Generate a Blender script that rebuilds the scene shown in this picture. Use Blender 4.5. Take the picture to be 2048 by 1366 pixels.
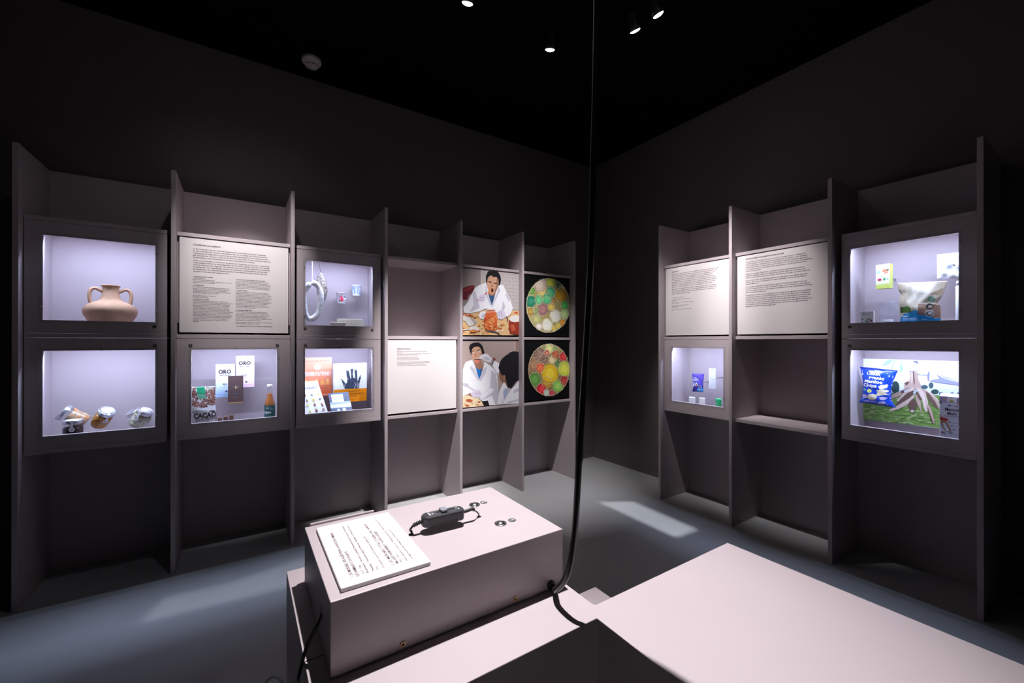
import bpy, bmesh, math, random
import numpy as np
from mathutils import Matrix, Vector

# ------------------------------------------------------------------ camera, world, exposure
for _o in list(bpy.data.objects):
    bpy.data.objects.remove(_o)
SC = bpy.context.scene
COL = SC.collection
FPX, YAW, PITCH, ROLL = 832.7113, 0.9935, 0.0011, 0.0007
CAM = np.array([0., 0., 1.2])
_d = np.array([math.cos(YAW)*math.cos(PITCH), math.sin(YAW)*math.cos(PITCH), math.sin(PITCH)])
_r0 = np.array([math.sin(YAW), -math.cos(YAW), 0.])
_u0 = np.cross(_r0, _d)
_r = _r0*math.cos(ROLL)+_u0*math.sin(ROLL)
_u = _u0*math.cos(ROLL)-_r0*math.sin(ROLL)
cd = bpy.data.cameras.new('camera')
cd.sensor_width = 36.0
cd.lens = FPX*36.0/2048.0
cd.clip_start = 0.02
cam = bpy.data.objects.new('camera', cd)
COL.objects.link(cam)
M = Matrix.Identity(4)
for i in range(3):
    M[i][0] = _r[i]; M[i][1] = _u[i]; M[i][2] = -_d[i]; M[i][3] = CAM[i]
cam.matrix_world = M
SC.camera = cam
W = bpy.data.worlds.new('world'); SC.world = W
W.use_nodes = True
W.node_tree.nodes['Background'].inputs[0].default_value = (0.012, 0.011, 0.012, 1)
W.node_tree.nodes['Background'].inputs[1].default_value = 0.0
vs = SC.view_settings
vs.view_transform = 'Standard'; vs.look = 'None'; vs.gamma = 1.0; vs.use_curve_mapping = False
vs.exposure = 0.0

# light levels (the lamps themselves are built further down)
SPOT_COL = (1.0, 0.955, 0.975)
P_TEXT_A, P_TEXT_B, P_PHOTO, P_R0, P_R1, P_TABLE = 205, 600, 250, 185, 165, 390
LED_COL = (0.60, 0.71, 1.0)
P_LED = 5.0

# ------------------------------------------------------------------ pixel to plane
YF, XF = 2.756, 2.673          # front planes of the two shelving units
def ray(x, y):
    return _d + _r*(x-1024)/FPX + _u*(683-y)/FPX
def pl(side, d, x, y):
    """pixel -> (u, z) on the plane d metres behind the front of a shelving unit"""
    q = ray(x, y)
    if side == 'L':
        t = (YF+d)/q[1]; return float(q[0]*t), float(1.2+q[2]*t)
    t = (XF+d)/q[0]; return float(-q[1]*t), float(1.2+q[2]*t)
def P3(side, u, d, z):
    return Vector((u, YF+d, z)) if side == 'L' else Vector((XF+d, -u, z))
def RZ(side):
    return 0.0 if side == 'L' else -math.pi/2
def onz(x, y, z):
    q = ray(x, y); t = (z-1.2)/q[2]
    return Vector((float(q[0]*t), float(q[1]*t), z))

# ------------------------------------------------------------------ materials
MATS = {}
def newmat(name):
    m = bpy.data.materials.new(name); m.use_nodes = True
    nt = m.node_tree
    return m, nt, nt.nodes['Principled BSDF']
def pm(name, col, rough=0.6, metal=0.0, spec=0.5, noise=0.0, nscale=40.0, bump=0.0, bscale=200.0, trans=0.0, emit=0.0):
    if name in MATS: return MATS[name]
    m, nt, b = newmat(name)
    b.inputs['Base Color'].default_value = (*col, 1)
    b.inputs['Roughness'].default_value = rough
    b.inputs['Metallic'].default_value = metal
    b.inputs['Specular IOR Level'].default_value = spec
    b.inputs['Transmission Weight'].default_value = trans
    if emit:
        b.inputs['Emission Color'].default_value = (*col, 1)
        b.inputs['Emission Strength'].default_value = emit
    if noise or bump:
        tc = nt.nodes.new('ShaderNodeTexCoord')
    if noise:
        n = nt.nodes.new('ShaderNodeTexNoise'); n.inputs['Scale'].default_value = nscale
        n.inputs['Detail'].default_value = 4
        nt.links.new(tc.outputs['Object'], n.inputs['Vector'])
        r = nt.nodes.new('ShaderNodeMapRange')
        r.inputs[1].default_value = 0.25; r.inputs[2].default_value = 0.75
        r.inputs[3].default_value = 1-noise; r.inputs[4].default_value = 1+noise
        nt.links.new(n.outputs['Fac'], r.inputs[0])
        mx = nt.nodes.new('ShaderNodeVectorMath'); mx.operation = 'SCALE'
        mx.inputs[0].default_value = col
        nt.links.new(r.outputs[0], mx.inputs['Scale'])
        nt.links.new(mx.outputs[0], b.inputs['Base Color'])
    if bump:
        n2 = nt.nodes.new('ShaderNodeTexNoise'); n2.inputs['Scale'].default_value = bscale
        nt.links.new(tc.outputs['Object'], n2.inputs['Vector'])
        bp = nt.nodes.new('ShaderNodeBump'); bp.inputs['Strength'].default_value = bump
        bp.inputs['Distance'].default_value = 0.002
        nt.links.new(n2.outputs['Fac'], bp.inputs['Height'])
        nt.links.new(bp.outputs[0], b.inputs['Normal'])
    MATS[name] = m
    return m
INKG = 1.0
def ink(col, rough=0.45):
    col = tuple(c*INKG for c in col)
    k = 'print_' + '_'.join('%02x' % max(0, min(255, int(c*255))) for c in col)
    return pm(k, col, rough, spec=0.3)
def clearmat(name, tint=(1, 1, 1), gloss=0.05, f=1.45, opac=0.0):
    """thin clear sheet: transparent with a fresnel reflection"""
    if name in MATS: return MATS[name]
    m = bpy.data.materials.new(name); m.use_nodes = True
    nt = m.node_tree; nt.nodes.clear()
    out = nt.nodes.new('ShaderNodeOutputMaterial')
    tr = nt.nodes.new('ShaderNodeBsdfTransparent'); tr.inputs[0].default_value = (*tint, 1)
    gl = nt.nodes.new('ShaderNodeBsdfGlossy'); gl.inputs['Roughness'].default_value = gloss
    lw = nt.nodes.new('ShaderNodeLayerWeight'); lw.inputs['Blend'].default_value = 0.5
    pw = nt.nodes.new('ShaderNodeMath'); pw.operation = 'POWER'; pw.inputs[1].default_value = 5.0
    nt.links.new(lw.outputs['Facing'], pw.inputs[0])
    f0 = ((f-1)/(f+1))**2
    fr = nt.nodes.new('ShaderNodeMath'); fr.operation = 'MULTIPLY_ADD'; fr.inputs[1].default_value = 1-f0; fr.inputs[2].default_value = f0
    nt.links.new(pw.outputs[0], fr.inputs[0])
    mx = nt.nodes.new('ShaderNodeMixShader')
    nt.links.new(fr.outputs[0], mx.inputs[0]); nt.links.new(tr.outputs[0], mx.inputs[1]); nt.links.new(gl.outputs[0], mx.inputs[2])
    last = mx
    if opac:
        df = nt.nodes.new('ShaderNodeBsdfDiffuse'); df.inputs[0].default_value = (0.8, 0.8, 0.85, 1)
        m2 = nt.nodes.new('ShaderNodeMixShader'); m2.inputs[0].default_value = opac
        nt.links.new(mx.outputs[0], m2.inputs[1]); nt.links.new(df.outputs[0], m2.inputs[2]); last = m2
    nt.links.new(last.outputs[0], out.inputs[0])
    MATS[name] = m
    return m

PAINT = pm('taupe_board_paint', (0.42, 0.362, 0.378), 0.5, spec=0.35, bump=0.05, bscale=900)
PLINTH = pm('taupe_plinth_laminate', (0.46, 0.400, 0.420), 0.42, spec=0.4, noise=0.02, nscale=6, bump=0.03, bscale=1500)
WALLM = pm('dark_taupe_wall_paint', (0.135, 0.113, 0.118), 0.75, spec=0.2, noise=0.04, nscale=3, bump=0.08, bscale=300)
CEILM = pm('black_ceiling_paint', (0.0012, 0.0012, 0.0012), 0.75, spec=0.05, bump=0.5, bscale=45)
BOARD = pm('pale_grey_board', (0.66, 0.61, 0.605), 0.8, spec=0.2, noise=0.09, nscale=420)
WHITEPLATE = pm('white_card', (0.82, 0.80, 0.80), 0.6, spec=0.25)
INK = pm('dark_text_ink', (0.035, 0.02, 0.03), 0.7, spec=0.1)
BLACK = pm('black_plastic', (0.012, 0.012, 0.013), 0.45)
RUBBER = pm('black_cable_rubber', (0.008, 0.008, 0.009), 0.32)
DGREY = pm('dark_grey_plastic', (0.035, 0.036, 0.042), 0.38)
MGREY = pm('mid_grey_plastic', (0.22, 0.23, 0.27), 0.4)
STEEL = pm('brushed_steel', (0.62, 0.62, 0.63), 0.22, metal=1.0)
TIN = pm('jar_lid_tinplate', (0.66, 0.67, 0.72), 0.28, metal=0.85)
BRASS = pm('brass_eyelet', (0.72, 0.48, 0.24), 0.35, metal=0.6)
WHITEPL = pm('white_plastic', (0.78, 0.76, 0.74), 0.5)
DETECT = pm('off_white_detector_plastic', (0.62, 0.56, 0.55), 0.55)
PAPER = pm('white_paper', (0.86, 0.86, 0.86), 0.6, spec=0.2)
PIN = pm('steel_mounting_pin', (0.5, 0.5, 0.52), 0.3, metal=1.0)
PANE = clearmat('acrylic_pane', (0.985, 0.988, 0.992), 0.02, 1.42)
GLASS = clearmat('jar_glass', (0.93, 0.95, 0.96), 0.03, 1.5)
FILM = clearmat('clear_film', (0.93, 0.94, 0.97), 0.12, 1.6, 0.16)

# floor: grey epoxy with fine orange peel and a few scuffs
def floor_material():
    m, nt, b = newmat('grey_epoxy_floor')
    tc = nt.nodes.new('ShaderNodeTexCoord')
    n = nt.nodes.new('ShaderNodeTexNoise'); n.inputs['Scale'].default_value = 2.2; n.inputs['Detail'].default_value = 6
    nt.links.new(tc.outputs['Object'], n.inputs['Vector'])
    cr = nt.nodes.new('ShaderNodeValToRGB')
    cr.color_ramp.elements[0].position = 0.3; cr.color_ramp.elements[0].color = (0.36, 0.365, 0.37, 1)
    cr.color_ramp.elements[1].position = 0.7; cr.color_ramp.elements[1].color = (0.41, 0.415, 0.42, 1)
    nt.links.new(n.outputs['Fac'], cr.inputs[0])
    v = nt.nodes.new('ShaderNodeTexVoronoi'); v.inputs['Scale'].default_value = 3.1
    nt.links.new(tc.outputs['Object'], v.inputs['Vector'])
    lt = nt.nodes.new('ShaderNodeMath'); lt.operation = 'LESS_THAN'; lt.inputs[1].default_value = 0.018
    nt.links.new(v.outputs['Distance'], lt.inputs[0])
    mx = nt.nodes.new('ShaderNodeMix'); mx.data_type = 'RGBA'
    mx.inputs[7].default_value = (0.07, 0.07, 0.075, 1)
    nt.links.new(lt.outputs[0], mx.inputs[0]); nt.links.new(cr.outputs[0], mx.inputs[6])
    nt.links.new(mx.outputs[2], b.inputs['Base Color'])
    b.inputs['Roughness'].default_value = 0.38
    b.inputs['Specular IOR Level'].default_value = 0.45
    n2 = nt.nodes.new('ShaderNodeTexNoise'); n2.inputs['Scale'].default_value = 260
    nt.links.new(tc.outputs['Object'], n2.inputs['Vector'])
    bp = nt.nodes.new('ShaderNodeBump'); bp.inputs['Strength'].default_value = 0.22; bp.inputs['Distance'].default_value = 0.002
    nt.links.new(n2.outputs['Fac'], bp.inputs['Height']); nt.links.new(bp.outputs[0], b.inputs['Normal'])
    return m

# ------------------------------------------------------------------ mesh helpers
class MB:
    def __init__(s):
        s.v = []; s.f = []; s.m = []; s.sm = []
    def add(s, vs, fs, mi=0, smooth=False):
        o = len(s.v); s.v += [tuple(p) for p in vs]
        for f in fs:
            s.f.append(tuple(i+o for i in f)); s.m.append(mi); s.sm.append(smooth)
        return s
    def box(s, a, b, mi=0):
        (x0, y0, z0), (x1, y1, z1) = a, b
        return s.add([(x0,y0,z0),(x1,y0,z0),(x1,y1,z0),(x0,y1,z0),(x0,y0,z1),(x1,y0,z1),(x1,y1,z1),(x0,y1,z1)],
              [(0,3,2,1),(4,5,6,7),(0,1,5,4),(1,2,6,5),(2,3,7,6),(3,0,4,7)], mi)
    def prism(s, pts, z0, z1, mi=0):
        n = len(pts)
        vs = [(x, y, z0) for x, y in pts]+[(x, y, z1) for x, y in pts]
        fs = [tuple(reversed(range(n))), tuple(range(n, 2*n))]+[(i, (i+1) % n, n+(i+1) % n, n+i) for i in range(n)]
        return s.add(vs, fs, mi)
    def lathe(s, prof, n=32, mi=0, ax=None, org=(0, 0, 0), smooth=True, cap=True):
        """prof: list of (r, h); ax: axis direction"""
        q = Vector((0, 0, 1)).rotation_difference(Vector(ax or (0, 0, 1))).to_matrix()
        vs = []
        for r, h in prof:
            for k in range(n):
                a = 2*math.pi*k/n
                vs.append(Vector(org)+q @ Vector((r*math.cos(a), r*math.sin(a), h)))
        fs = []
        for i in range(len(prof)-1):
            for k in range(n):
                k2 = (k+1) % n
                fs.append((i*n+k, i*n+k2, (i+1)*n+k2, (i+1)*n+k))
        s.add(vs, fs, mi, smooth)
        if cap:
            o = len(s.v)-len(vs)
            if prof[0][0] > 1e-6: s.f.append(tuple(reversed(range(o, o+n)))); s.m.append(mi); s.sm.append(False)
            if prof[-1][0] > 1e-6: s.f.append(tuple(range(o+len(vs)-n, o+len(vs)))); s.m.append(mi); s.sm.append(False)
        return s
    def cyl(s, a, b, r, n=16, mi=0, smooth=True):
        a = Vector(a); b = Vector(b)
        return s.lathe([(r, 0), (r, (b-a).length)], n, mi, (b-a).normalized(), a, smooth)
    def tube(s, pts, rad, n=10, sub=8, mi=0, closed=False, flat=1.0):
        P = [Vector(p) for p in pts]
        C = []
        N = len(P)
        seg = N if closed else N-1
        for i in range(seg):
            if closed:
                p0, p1, p2, p3 = P[i-1], P[i], P[(i+1) % N], P[(i+2) % N]
            else:
                p0 = P[i-1] if i > 0 else P[0]*2-P[1]
                p1, p2 = P[i], P[i+1]
                p3 = P[i+2] if i+2 < N else P[-1]*2-P[-2]
            for k in range(sub):
                t = k/sub
                C.append(0.5*((2*p1)+(p2-p0)*t+(2*p0-5*p1+4*p2-p3)*t*t+(3*p1-p0-3*p2+p3)*t**3))
        if not closed: C.append(P[-1])
        L = len(C)
        vs = []; fs = []
        up = None
        for i in range(L):
            if closed: tg = (C[(i+1) % L]-C[i-1]).normalized()
            else: tg = (C[min(i+1, L-1)]-C[max(i-1, 0)]).normalized()
            if up is None:
                up = Vector((0, 0, 1)) if abs(tg.z) < 0.9 else Vector((1, 0, 0))
            e1 = (up-tg*up.dot(tg)).normalized(); e2 = tg.cross(e1); up = e1
            r = rad(i/(L-1)) if callable(rad) else rad
            for k in range(n):
                a = 2*math.pi*k/n
                vs.append(C[i]+e1*(r*math.cos(a))+e2*(r*flat*math.sin(a)))
        M2 = L if closed else L-1
        for i in range(M2):
            j = (i+1) % L
            for k in range(n):
                k2 = (k+1) % n
                fs.append((i*n+k, i*n+k2, j*n+k2, j*n+k))
        if not closed:
            fs.append(tuple(reversed(range(n)))); fs.append(tuple(range((L-1)*n, L*n)))
        return s.add(vs, fs, mi, True)
    def build(s, name, mats, parent=None, loc=None, rz=None, bevel=0.0, seg=2):
        me = bpy.data.meshes.new(name)
        me.from_pydata(s.v, [], s.f)
        mats = mats if isinstance(mats, (list, tuple)) else [mats]
        for m in mats: me.materials.append(m)
        for i, p in enumerate(me.polygons):
            p.material_index = s.m[i]; p.use_smooth = s.sm[i]
        me.update()
        o = bpy.data.objects.new(name, me); COL.objects.link(o)
        if parent is not None: o.parent = parent
        if loc is not None: o.location = loc
        if rz is not None: o.rotation_euler = (0, 0, rz)
        if bevel:
            b = o.modifiers.new('bevel', 'BEVEL'); b.width = bevel; b.segments = seg; b.limit_method = 'ANGLE'
        return o
def fixn(o):
    bm = bmesh.new(); bm.from_mesh(o.data); bmesh.ops.recalc_face_normals(bm, faces=bm.faces); bm.to_mesh(o.data); bm.free()
    return o
def tag(o, label, cat, group=None):
    o['label'] = label; o['category'] = cat
    if group: o['group'] = group
    return o
def thing(name, label, cat, loc=(0, 0, 0), rz=0.0, group=None):
    o = bpy.data.objects.new(name, None); COL.objects.link(o)
    o.empty_display_size = 0.05
    o.location = loc; o.rotation_euler = (0, 0, rz)
    return tag(o, label, cat, group)
def struct(o):
    o['kind'] = 'structure'; return o

# text -> mesh
def text_mesh(body, bold=0.0, align='LEFT', res=2, space=1.0):
    c = bpy.data.curves.new('lettering', 'FONT')
    c.body = body; c.size = 1.0; c.resolution_u = res; c.offset = bold; c.align_x = align; c.space_character = space
    o = bpy.data.objects.new('lettering', c); COL.objects.link(o)
    dg = bpy.context.evaluated_depsgraph_get(); dg.update()
    me = bpy.data.meshes.new_from_object(o.evaluated_get(dg))
    v = np.array([tuple(q.co[:2]) for q in me.vertices]) if len(me.vertices) else np.zeros((0, 2))
    f = [tuple(p.vertices) for p in me.polygons]
    bpy.data.objects.remove(o); bpy.data.curves.remove(c); bpy.data.meshes.remove(me)
    return v, f
def add_line(mb, body, o, ex, ey, width=None, size=None, bold=0.0, mi=0, height=None, align='LEFT', smax=None, warp=None):
    """one line of lettering: baseline starts at o, runs along ex, letters stand along ey"""
    v, f = text_mesh(body, bold, align)
    if len(v) == 0: return
    w = v[:, 0].max()-v[:, 0].min()
    sx = width/w if width else size
    if smax and sx > smax: sx = smax
    sy = height/0.7 if height else (size or sx)
    o = Vector(o); ex = Vector(ex); ey = Vector(ey)
    pts = [o+ex*(sx*a)+ey*(sy*b) for a, b in v]
    if warp: pts = [warp(p) for p in pts]
    mb.add(pts, f, mi)

# flat print: polygons given in photo pixels, laid on a plane of a shelving unit
def art(parent, base, side, d, ox, oy, s, layers, name='printed_image', eps=0.00002):
    """layers: (colour, polygon in zoom pixels); base = (u, d, z) of the parent"""
    mats = []; idx = {}
    mb = MB()
    for k, (c, poly) in enumerate(layers):
        if c not in idx: idx[c] = len(mats); mats.append(ink(c))
        dd = d-eps*(k+1)
        pts = []
        for x, y in poly:
            u, z = pl(side, d, ox+x/s, oy+y/s)
            pts.append((u-base[0], dd-base[1], z-base[2]))
        mb.add(pts, [tuple(range(len(pts)))], idx[c])
    o = mb.build(name, mats, parent)
    return o
def ell(cx, cy, rx, ry=None, n=18, a0=0.0):
    ry = ry or rx
    return [(cx+rx*math.cos(2*math.pi*k/n)*math.cos(a0)-ry*math.sin(2*math.pi*k/n)*math.sin(a0),
             cy+rx*math.cos(2*math.pi*k/n)*math.sin(a0)+ry*math.sin(2*math.pi*k/n)*math.cos(a0)) for k in range(n)]
def rect(x0, y0, x1, y1):
    return [(x0, y0), (x1, y0), (x1, y1), (x0, y1)]

# ------------------------------------------------------------------ the room
YW, XW, HC = 3.195, 3.10, 3.03
X0, Y0 = -3.2, -2.6
FLOORM = floor_material()
struct(MB().box((X0-.1, Y0-.1, -0.1), (XW+.1, YW+.1, 0)).build('floor', FLOORM))
struct(MB().box((X0-.1, Y0-.1, HC), (XW+.1, YW+.1, HC+0.1)).build('ceiling', CEILM))
struct(MB().box((X0-.1, YW, 0), (XW+.1, YW+.1, HC)).build('wall_left', WALLM))
struct(MB().box((XW, Y0-.1, 0), (XW+.1, YW, HC)).build('wall_right', WALLM))
struct(MB().box((X0-.1, Y0-.1, 0), (X0, YW, HC)).build('wall_far_left', WALLM))
struct(MB().box((X0, Y0-.1, 0), (XW, Y0, HC)).build('wall_back', WALLM))
struct(MB().box((X0, YW-.009, 0), (XW, YW, 0.030)).build('baseboard_left', WALLM))
struct(MB().box((XW-.009, Y0, 0), (XW, YW-.009, 0.030)).build('baseboard_right', WALLM))

# ------------------------------------------------------------------ shelving units
TH, HT = 0.0200, 2.087
LX = [-0.8512+0.54865*i for i in range(7)]            # left edges of the uprights
RU = [-(2.0544-0.5473*i) for i in range(4)]           # same for the right unit, in u
DB, DS = 0.360, 0.043                                  # depth of back panel, setback of shelf fronts
ZT, ZM, ZB = (1.7610, 1.7810), (1.2185, 1.2395), (0.6785, 0.6985)
def shelving(side, edges, boards, infill, label):
    u0 = edges[0]
    t = thing('display_shelving', label, 'shelving', P3(side, u0, 0, 0), RZ(side), 'wall shelving units')
    for e in edges:
        MB().box((e-u0, 0, 0.0), (e+TH-u0, DB+0.018, HT)).build('upright', PAINT, t, bevel=0.0009)
    for a, b in zip(edges[:-1], edges[1:]):
        MB().box((a+TH-u0+.0003, DB, 0), (b-u0-.0003, DB+0.018, HT-0.0005)).build('back_panel', PAINT, t)
    for a, b, (z0, z1) in boards:
        MB().box((a-u0, DS, z0), (b-u0, DB-.0005, z1)).build('shelf_board', PAINT, t, bevel=0.0009)
    for a, b, z0, z1 in infill:
        MB().box((a-u0, 0.064, z0+.06), (b-u0, 0.074, z1-.0005)).build('infill_panel', PAINT, t)
    return t
def bay(edges, i): return edges[i]+TH+.0004, edges[i+1]-.0004
BB = []
IN = []
LB = {0: (-0.8275, -0.3230), 1: bay(LX, 1), 2: (0.2783, 0.7800), 3: bay(LX, 3), 4: bay(LX, 4), 5: bay(LX, 5)}
for i in range(6):
    for z in (ZT, ZM, ZB): BB.append((*LB[i], z))
IN += [(*LB[1], ZM[1], ZT[0]), (*LB[3], ZB[1], ZM[0])]
for i in (4, 5): IN += [(*LB[i], ZM[1], ZT[0]), (*LB[i], ZB[1], ZM[0])]
shelving('L', LX, BB, IN, 'long taupe shelving of six bays with amphora and photo prints')
RB = {0: bay(RU, 0), 1: bay(RU, 1), 2: (-0.9120, -0.4200)}
BB = []; IN = []
for i in range(3):
    for z in (ZT, ZM, ZB): BB.append((*RB[i], z))
IN += [(*RB[0], ZM[1], ZT[0]), (*RB[1], ZM[1], ZT[0])]
shelving('R', RU, BB, IN, 'shorter taupe shelving of three bays with chips bag case')

# ------------------------------------------------------------------ display case fronts
def badge(parent, x, d, z, num, r=0.0082):
    b = MB().lathe([(r, 0), (r, 0.0016)], 24, 0, (0, -1, 0), (x, d, z), False).build('number_badge', BLACK, parent)
    m = MB()
    v, f = text_mesh(num)
    w = (v[:, 0].min()+v[:, 0].max())/2; h = (v[:, 1].min()+v[:, 1].max())/2
    k = 0.0125
    m.add([(x+(a-w)*k, d-0.0018, z+(c-h)*k) for a, c in v], f)
    m.build('numeral', WHITEPL, b)
def case(side, ext, z0, z1, uc, wz, badges, label):
    """frame between boards z0..z1, opening centred on uc, wz=(bottom, top)"""
    a, b = ext
    base = (a, 0.045, z0)
    t = thing('display_case_front', label, 'display case', P3(side, *base), RZ(side), 'lit display cases')
    W2 = b-a; H = z1-z0-.001
    w0, w1 = uc-0.1995-a, uc+0.1995-a
    h0, h1 = wz[0]-z0, wz[1]-z0
    m = MB()
    g = 0.0006
    m.box((0, 0, g), (w0, .02, H)); m.box((w1, 0, g), (W2, .02, H))
    m.box((w0, 0, g), (w1, .02, h0)); m.box((w0, 0, h1), (w1, .02, H))
    m.build('frame', PAINT, t)
    for xa in (0.0, W2-.006):
        MB().box((xa, .0203, g), (xa+.006, DB-.0455, H)).build('side_panel', PAINT, t)
    e = 0.012
    MB().box((w0-e, -0.0044, h0-e), (w1+e, -0.0004, h1+e)).build('pane', PANE, t, bevel=0.0006, seg=1)
    mx = (w0+w1)/2; s = 0.006
    for x, z in ((mx, h1+s), (mx, h0-s), (w0-s, h1-.045), (w0-s, h0+.06), (w1+s, h1-.045), (w1+s, h0+.06)):
        MB().lathe([(0.0030, 0), (0.0030, .0012), (0.0016, .0022)], 12, 0, (0, -1, 0), (x, -0.0046, z), False).build('screw', STEEL, t)
    for bx, by, n in badges:
        u, z = pl(side, 0.045, bx, by)
        badge(t, u-a, -0.0003, z-z0, n)
    # LED strip under the board above, just behind the frame
    MB().box((0.03, .039, H-.008), (W2-.03, .053, H-.0005)).build('led_strip', WHITEPL, t)
    L = bpy.data.lights.new('led_light', 'AREA'); L.shape = 'RECTANGLE'
    L.size = W2-.07; L.size_y = 0.012; L.energy = P_LED; L.color = LED_COL
    lo = bpy.data.objects.new('led_light', L); COL.objects.link(lo); lo.parent = t
    lo.location = (W2/2, .046, H-.0088)
    return t
WU, WL = (1.3010, 1.6955), (0.7605, 1.1572)
UP, LO = (ZM[1], ZT[0]), (ZB[1], ZM[0])
case('L', LB[0], *UP, -0.5690, WU, [(309, 653, '1')], 'lit display case front with the clay amphora behind its pane')
case('L', LB[0], *LO, -0.5690, WL, [(309.8, 691.6, '6')], 'lit display case front with pickle jars behind its pane')
case('L', LB[1], *LO, -0.0215, WL, [(381, 691, '4'), (554.7, 690.5, '2')], 'lit display case front with chocolate and kombucha behind its pane')
case('L', LB[2], *UP, 0.5275, WU, [(610, 657, '5'), (744.3, 660, '3')], 'lit display case front with sausages and yoghurt pots behind its pane')
case('L', LB[2], *LO, 0.5265, WL, [(611, 691, '7')], 'lit display case front with cookery books behind its pane')
case('R', RB[0], *LO, -1.7700, WL, [], 'lit display case front with purple pouch behind its pane')
case('R', RB[2], *UP, -0.6745, WU, [(1699.8, 654, '1')], 'lit display case front with kraft bag behind its pane')
case('R', RB[2], *LO, -0.6745, WL, [(1699.5, 692, '2')], 'lit display case front with manioc photo behind its pane')

# ------------------------------------------------------------------ text panels
def panel(side, ext, z0, z1, label, d=0.047):
    a, b = ext
    base = (a+.0095, d, z0)
    t = thing('text_panel', label, 'text panel', P3(side, *base), RZ(side), 'text panels')
    MB().box((0, 0, 0), (b-a-.019, 0.010, z1-z0)).build('board', BOARD, t, bevel=0.0008, seg=1)
    return t, base
def para(mb, base, side, x, y, lines, width, size, lead, boldfirst=False, d=0.047):
    u, z = pl(side, d, x, y)
    u -= base[0]; z -= base[2]
    for k, l in enumerate(lines):
        bold = 0.0
        if l.startswith('*'): l = l[1:]; bold = 0.035
        if l:
            add_line(mb, l, (u, -0.0002, z-k*lead), (1, 0, 0), (0, 0, 1), size=size, bold=bold or .018)
    return z-len(lines)*lead
def fitsize(lines, width):
    w = 0
    for line in ([lines] if isinstance(lines, str) else lines):
        if line.strip('*'):
            v, f = text_mesh(line.strip('*'), res=1); w = max(w, v[:, 0].max()-v[:, 0].min())
    return width/w
def span(side, d, x0, x1, y):
    return pl(side, d, x1, y)[0]-pl(side, d, x0, y)[0]

TX1 = """La fermentation est une méthode ancienne de conservation de fruits et légumes
et de production de boissons alcoolisées. Elle est le résultat de l'activité de micro-
organismes qui dégradent le sucre des produits alimentaires. Ils produisent ainsi du
gaz (dioxyde de carbone, CO2) et de l'alcool ou de l'acide. Il existe plusieurs types de
fermentations, parmi lesquelles la lactique, l'alcoolique et l'acétique.""".split('\n')
TX2 = """Grâce à ce procédé, la nourriture se garde plus longtemps car les micro-organismes
responsables inhibent le développement de microbes nuisibles. De plus, leur activité
rend les aliments plus digestes. Ces derniers sont enrichis de métabolites (molécules
produites par ces organismes) comme les vitamines. La fermentation permet aussi
de développer les caractéristiques gustatives des aliments et des boissons qui ont
conquis le domaine de la gastronomie.""".split('\n')
TC1 = """*1. CRUCHE À PÂTE CLAIRE
100-200 après J.-C.
Musée romain de Lausanne-Vidy
Contenant utilisé pour conserver, transporter et servir des
liquides comme le vin ou la bière
""".split('\n')[:-1]
TC1b = """*2. KOMBUCHA
En ajoutant une culture symbiotique de bactéries et de
levures à une solution de thé et de sucre, on obtient du
kombucha, grâce à une fermentation à température
ambiante par laquelle des micro-organismes transforment
les glucides simples et sucrés en acides.""".split('\n')
TC1c = """Kit de démarrage pour kombucha
Bouteille de kombucha""".split('\n')
TC1d = """*3. PRODUITS LAITIERS
Les micro-organismes sont des acteurs majeurs dans
l'obtention de tous les produits laitiers, hormis la crème et le
beurre. Ils appartiennent à plusieurs genres: Lactobacillus,
Streptococcus, Bifidobacterium... et pour se développer,
ils consomment le sucre du lait (lactose) et produisent
de l'acide lactique qui empêche la prolifération d'autres
espèces bactériennes. Le lait fermenté est ensuite utilisé
pour produire du yoghourt et du fromage. Dans les fromages
à base de lait pasteurisé, divers microbes sont ajoutés au
moment de l'affinage. Par exemple, la croûte du camembert
est formée grâce à l'action d'un champignon microscopique
et le bleu du roquefort est dû à la présence de Penicillium
roqueforti. Saviez-vous que lorsque vous mangez un
yoghourt, vous avalez environ un milliard de bactéries
vivantes ?""".split('\n')
TC2 = """*4. CHOCOLAT AUX SAVEURS DE MICROBES
Du cacao, le goût du chocolat est le résultat du travail
de micro-organismes qui participent au processus de
transformation de la matière brute. C'est avant la phase de
séchage des fèves de cacao qu'a lieu la fermentation bien
contrôlée par l'humain et que les arômes se développent.
Cela permet de donner au chocolat toute sa complexité.""".split('\n')
TC2b = """*5. CHARCUTERIE
Lors de la production du saucisson, plusieurs espèces
fongiques et bactériennes interviennent au moment de la
maturation, du séchage et du stockage. Au début, la viande
est mélangée avec du sel, du sucre et des épices, mais aussi
des ferments bactériens comme le Staphylococcus carnosus
et le Staphylococcus xylosus. Ces bactéries lactiques se
multiplient dans le mélange, le transforment, le parfument et
produisent de l'acide lactique qui évitera le développement
de bactéries ou moisissures nocives pour l'humain. Le
saucisson est ensuite séché. Des micro-organismes
interviennent également dans le processus de fabrication
d'autres produits de charcuterie.""".split('\n')
TC2c = """*6. LÉGUMES FERMENTÉS
Un des avantages des légumes fermentés consiste en
la conservation de leurs nutriments et vitamines, leur
valeur nutritive peut même s'améliorer. En effet, lors de
la fermentation, les micro-organismes produisent de la
vitamine C, des vitamines du groupe B (dont la B12)
et de la vitamine K. De plus, ils facilitent la digestion et sont
bénéfiques pour le microbiome intestinal.""".split('\n')
TC2d = """Bocaux de légumes fermentés. Tomates chou, concombre de
la mer, Sweet chou, Radis noir, Kimchi""".split('\n')
t, base = panel('L', LB[1], 1.2500, 1.7555, 'text panel headed Conserver les aliments in two small columns')
mb = MB()
wA = span('L', .047, 386, 541, 500)
sA = fitsize(TX1+TX2, wA); ld = 0.01165
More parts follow.
